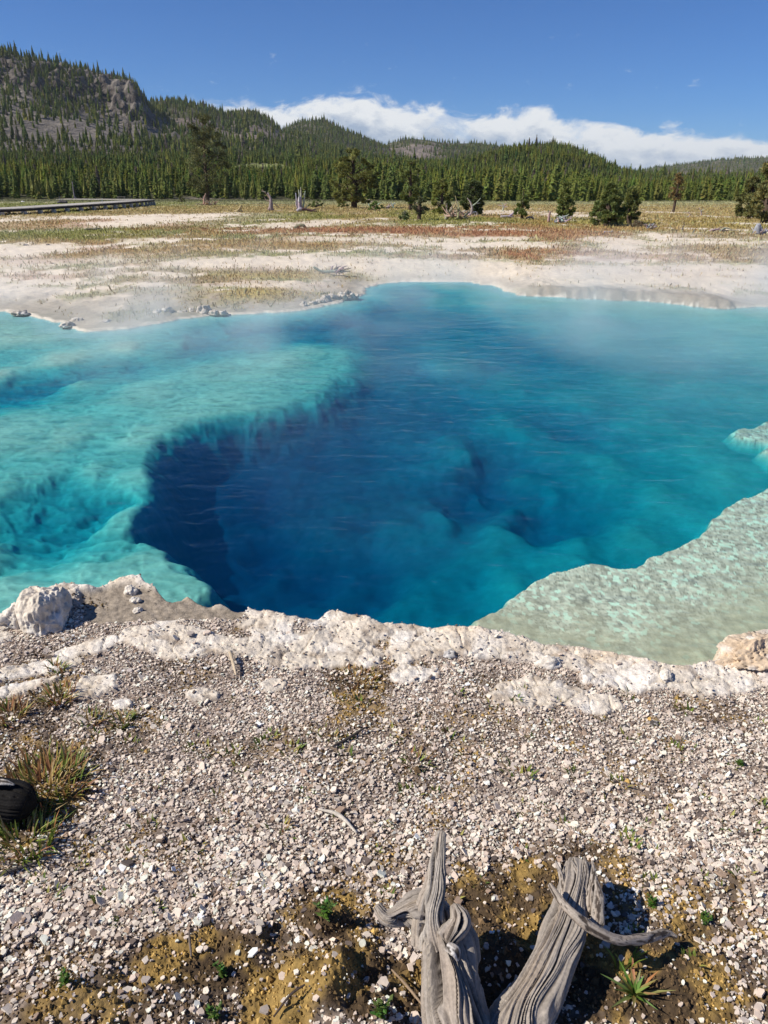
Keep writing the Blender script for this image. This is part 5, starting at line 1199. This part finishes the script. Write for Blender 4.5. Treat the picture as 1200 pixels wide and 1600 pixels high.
# a bank of clouds low in the sky, in the world itself (directions only)
tc = WN.new('ShaderNodeTexCoord'); sx = WN.new('ShaderNodeSeparateXYZ'); WK.new(tc.outputs['Generated'], sx.inputs[0])
def wm(op, a, b=None, c=None):
    q = WN.new('ShaderNodeMath'); q.operation = op
    for k, s_ in enumerate((a, b, c)):
        if s_ is None: continue
        if isinstance(s_, (int, float)): q.inputs[k].default_value = s_
        else: WK.new(s_, q.inputs[k])
    return q.outputs[0]
azn = wm('ARCTAN2', sx.outputs[0], sx.outputs[1]); el = wm('ARCSINE', sx.outputs[2])
def azel(u, v):
    X, Y, Z = ray(u, v); return math.atan2(X, Y), math.asin(Z/math.sqrt(X*X+Y*Y+Z*Z))
A0, A1 = -.35, .75
tops = [(200,166),(300,160),(345,162),(400,157),(450,158),(490,151),(540,144),(580,152),(620,166),(680,165),(740,172),(790,172),(830,166),(870,178),(910,190),(960,196),(1000,203),(1050,206),(1100,211),(1150,208),(1200,216),(1400,222),(1700,228)]
top_d = [azel(*p) for p in tops]
def wcurve(src, pts, lo, hi):
    mr = WN.new('ShaderNodeMapRange'); mr.inputs[1].default_value = A0; mr.inputs[2].default_value = A1; WK.new(src, mr.inputs[0])
    fc = WN.new('ShaderNodeFloatCurve'); cv = fc.mapping.curves[0]
    P = [((a-A0)/(A1-A0), (e-lo)/(hi-lo)) for a, e in pts]
    cv.points[0].location = (0, P[0][1]); cv.points[1].location = (1, P[-1][1])
    for p in P:
        if 0 < p[0] < 1: cv.points.new(*p)
    fc.mapping.update(); WK.new(mr.outputs[0], fc.inputs['Value'])
    return wm('MULTIPLY_ADD', fc.outputs[0], hi-lo, lo)
topc = wcurve(azn, top_d, 0.0, .2)
cx = WN.new('ShaderNodeCombineXYZ'); WK.new(azn, cx.inputs[0]); WK.new(wm('MULTIPLY', el, 1.9), cx.inputs[1])
def wnoise(sc, det, rough, dist=0, vec=cx.outputs[0]):
    t = WN.new('ShaderNodeTexNoise'); t.inputs['Scale'].default_value = sc; t.inputs['Detail'].default_value = det; t.inputs['Roughness'].default_value = rough; t.inputs['Distortion'].default_value = dist
    WK.new(vec, t.inputs['Vector']); return t.outputs[0]
n1 = wnoise(26, 8, .6, .5); n2 = wnoise(9, 5, .55)
edge_n = wm('ADD', wm('MULTIPLY', wm('SUBTRACT', n1, .5), .050), wm('MULTIPLY', wm('SUBTRACT', n2, .5), .03))
dist = wm('ADD', wm('ADD', wm('SUBTRACT', topc, el), edge_n), .003)
def wss(src, a, b, c=0, d=1):
    q = WN.new('ShaderNodeMapRange'); q.interpolation_type = 'SMOOTHSTEP'; q.inputs[1].default_value = a; q.inputs[2].default_value = b; q.inputs[3].default_value = c; q.inputs[4].default_value = d; WK.new(src, q.inputs[0]); return q.outputs[0]
cover = wss(dist, -.002, .012)
gapn = wss(wnoise(13, 6, .6, .4), .30, .46)
cover = wm('MULTIPLY', cover, wm('ADD', wm('MULTIPLY', gapn, .55), .45))
cover = wm('MULTIPLY', cover, wss(azn, -.24, -.17))
# small wisps in the clear sky
wisp = wm('MULTIPLY', wss(wnoise(34, 6, .65), .62, .8), wm('MULTIPLY', wss(el, .07, .1), wm('SUBTRACT', 1, wss(el, .135, .16))))
cover = wm('MAXIMUM', cover, wm('MULTIPLY', wisp, .35))
# brightness: lit knobbly tops, blue-grey lower flanks
tone = wm('ADD', wss(dist, .05, .012), wm('MULTIPLY', wm('SUBTRACT', wnoise(40, 7, .62, .3), .5), 1.3))
tone = wm('ADD', tone, wm('MULTIPLY', wm('SUBTRACT', n2, .5), .9))
cr = WN.new('ShaderNodeValToRGB'); e_ = cr.color_ramp.elements; e_[0].position = .05; e_[0].color = (.36, .46, .62, 1); e_[1].position = .85; e_[1].color = (.92, .94, .96, 1)
WK.new(tone, cr.inputs[0])
cb = WN.new('ShaderNodeBackground'); cb.inputs[1].default_value = .78; WK.new(cr.outputs[0], cb.inputs[0])
sk2 = WN.new('ShaderNodeMix'); sk2.data_type = 'RGBA'; sk2.blend_type = 'MULTIPLY'; sk2.inputs[0].default_value = 1; WK.new(sky.outputs[0], sk2.inputs[6]); sk2.inputs[7].default_value = (.42, .85, 1.42, 1)
WK.new(sk2.outputs[2], bg.inputs[0])
mx = WN.new('ShaderNodeMixShader'); WK.new(cover, mx.inputs[0]); WK.new(bg.outputs[0], mx.inputs[1]); WK.new(cb.outputs[0], mx.inputs[2])
WK.new(mx.outputs[0], WN['World Output'].inputs[0])
L = bpy.data.lights.new('sun', 'SUN'); L.energy = 5.0; L.angle = math.radians(.53); L.color = (1, .935, .83)
lo = bpy.data.objects.new('sun', L); COL.objects.link(lo)
from mathutils import Vector
sdir = Vector((math.sin(SUN_AZ)*math.cos(SUN_EL), math.cos(SUN_AZ)*math.cos(SUN_EL), math.sin(SUN_EL)))
lo.rotation_euler = sdir.to_track_quat('Z', 'Y').to_euler(); lo.location = sdir*50
cam = bpy.data.cameras.new('camera'); co = bpy.data.objects.new('camera', cam); COL.objects.link(co)
co.location = (0, 0, CZ); co.rotation_euler = (PI/2-PITCH, 0, 0)
cam.sensor_fit = 'VERTICAL'; cam.sensor_height = 36; cam.lens = 36*F/1600; cam.clip_start = .05; cam.clip_end = 40000
SC.camera = co
SC.view_settings.view_transform = 'Standard'; SC.view_settings.look = 'None'; SC.view_settings.exposure = .28; SC.view_settings.gamma = 1
SC.view_settings.use_curve_mapping = False
SC.cycles.max_bounces = 8; SC.cycles.diffuse_bounces = 3; SC.cycles.transparent_max_bounces = 24; SC.cycles.volume_bounces = 1; SC.cycles.volume_step_rate = 1.0; SC.cycles.volume_max_steps = 128
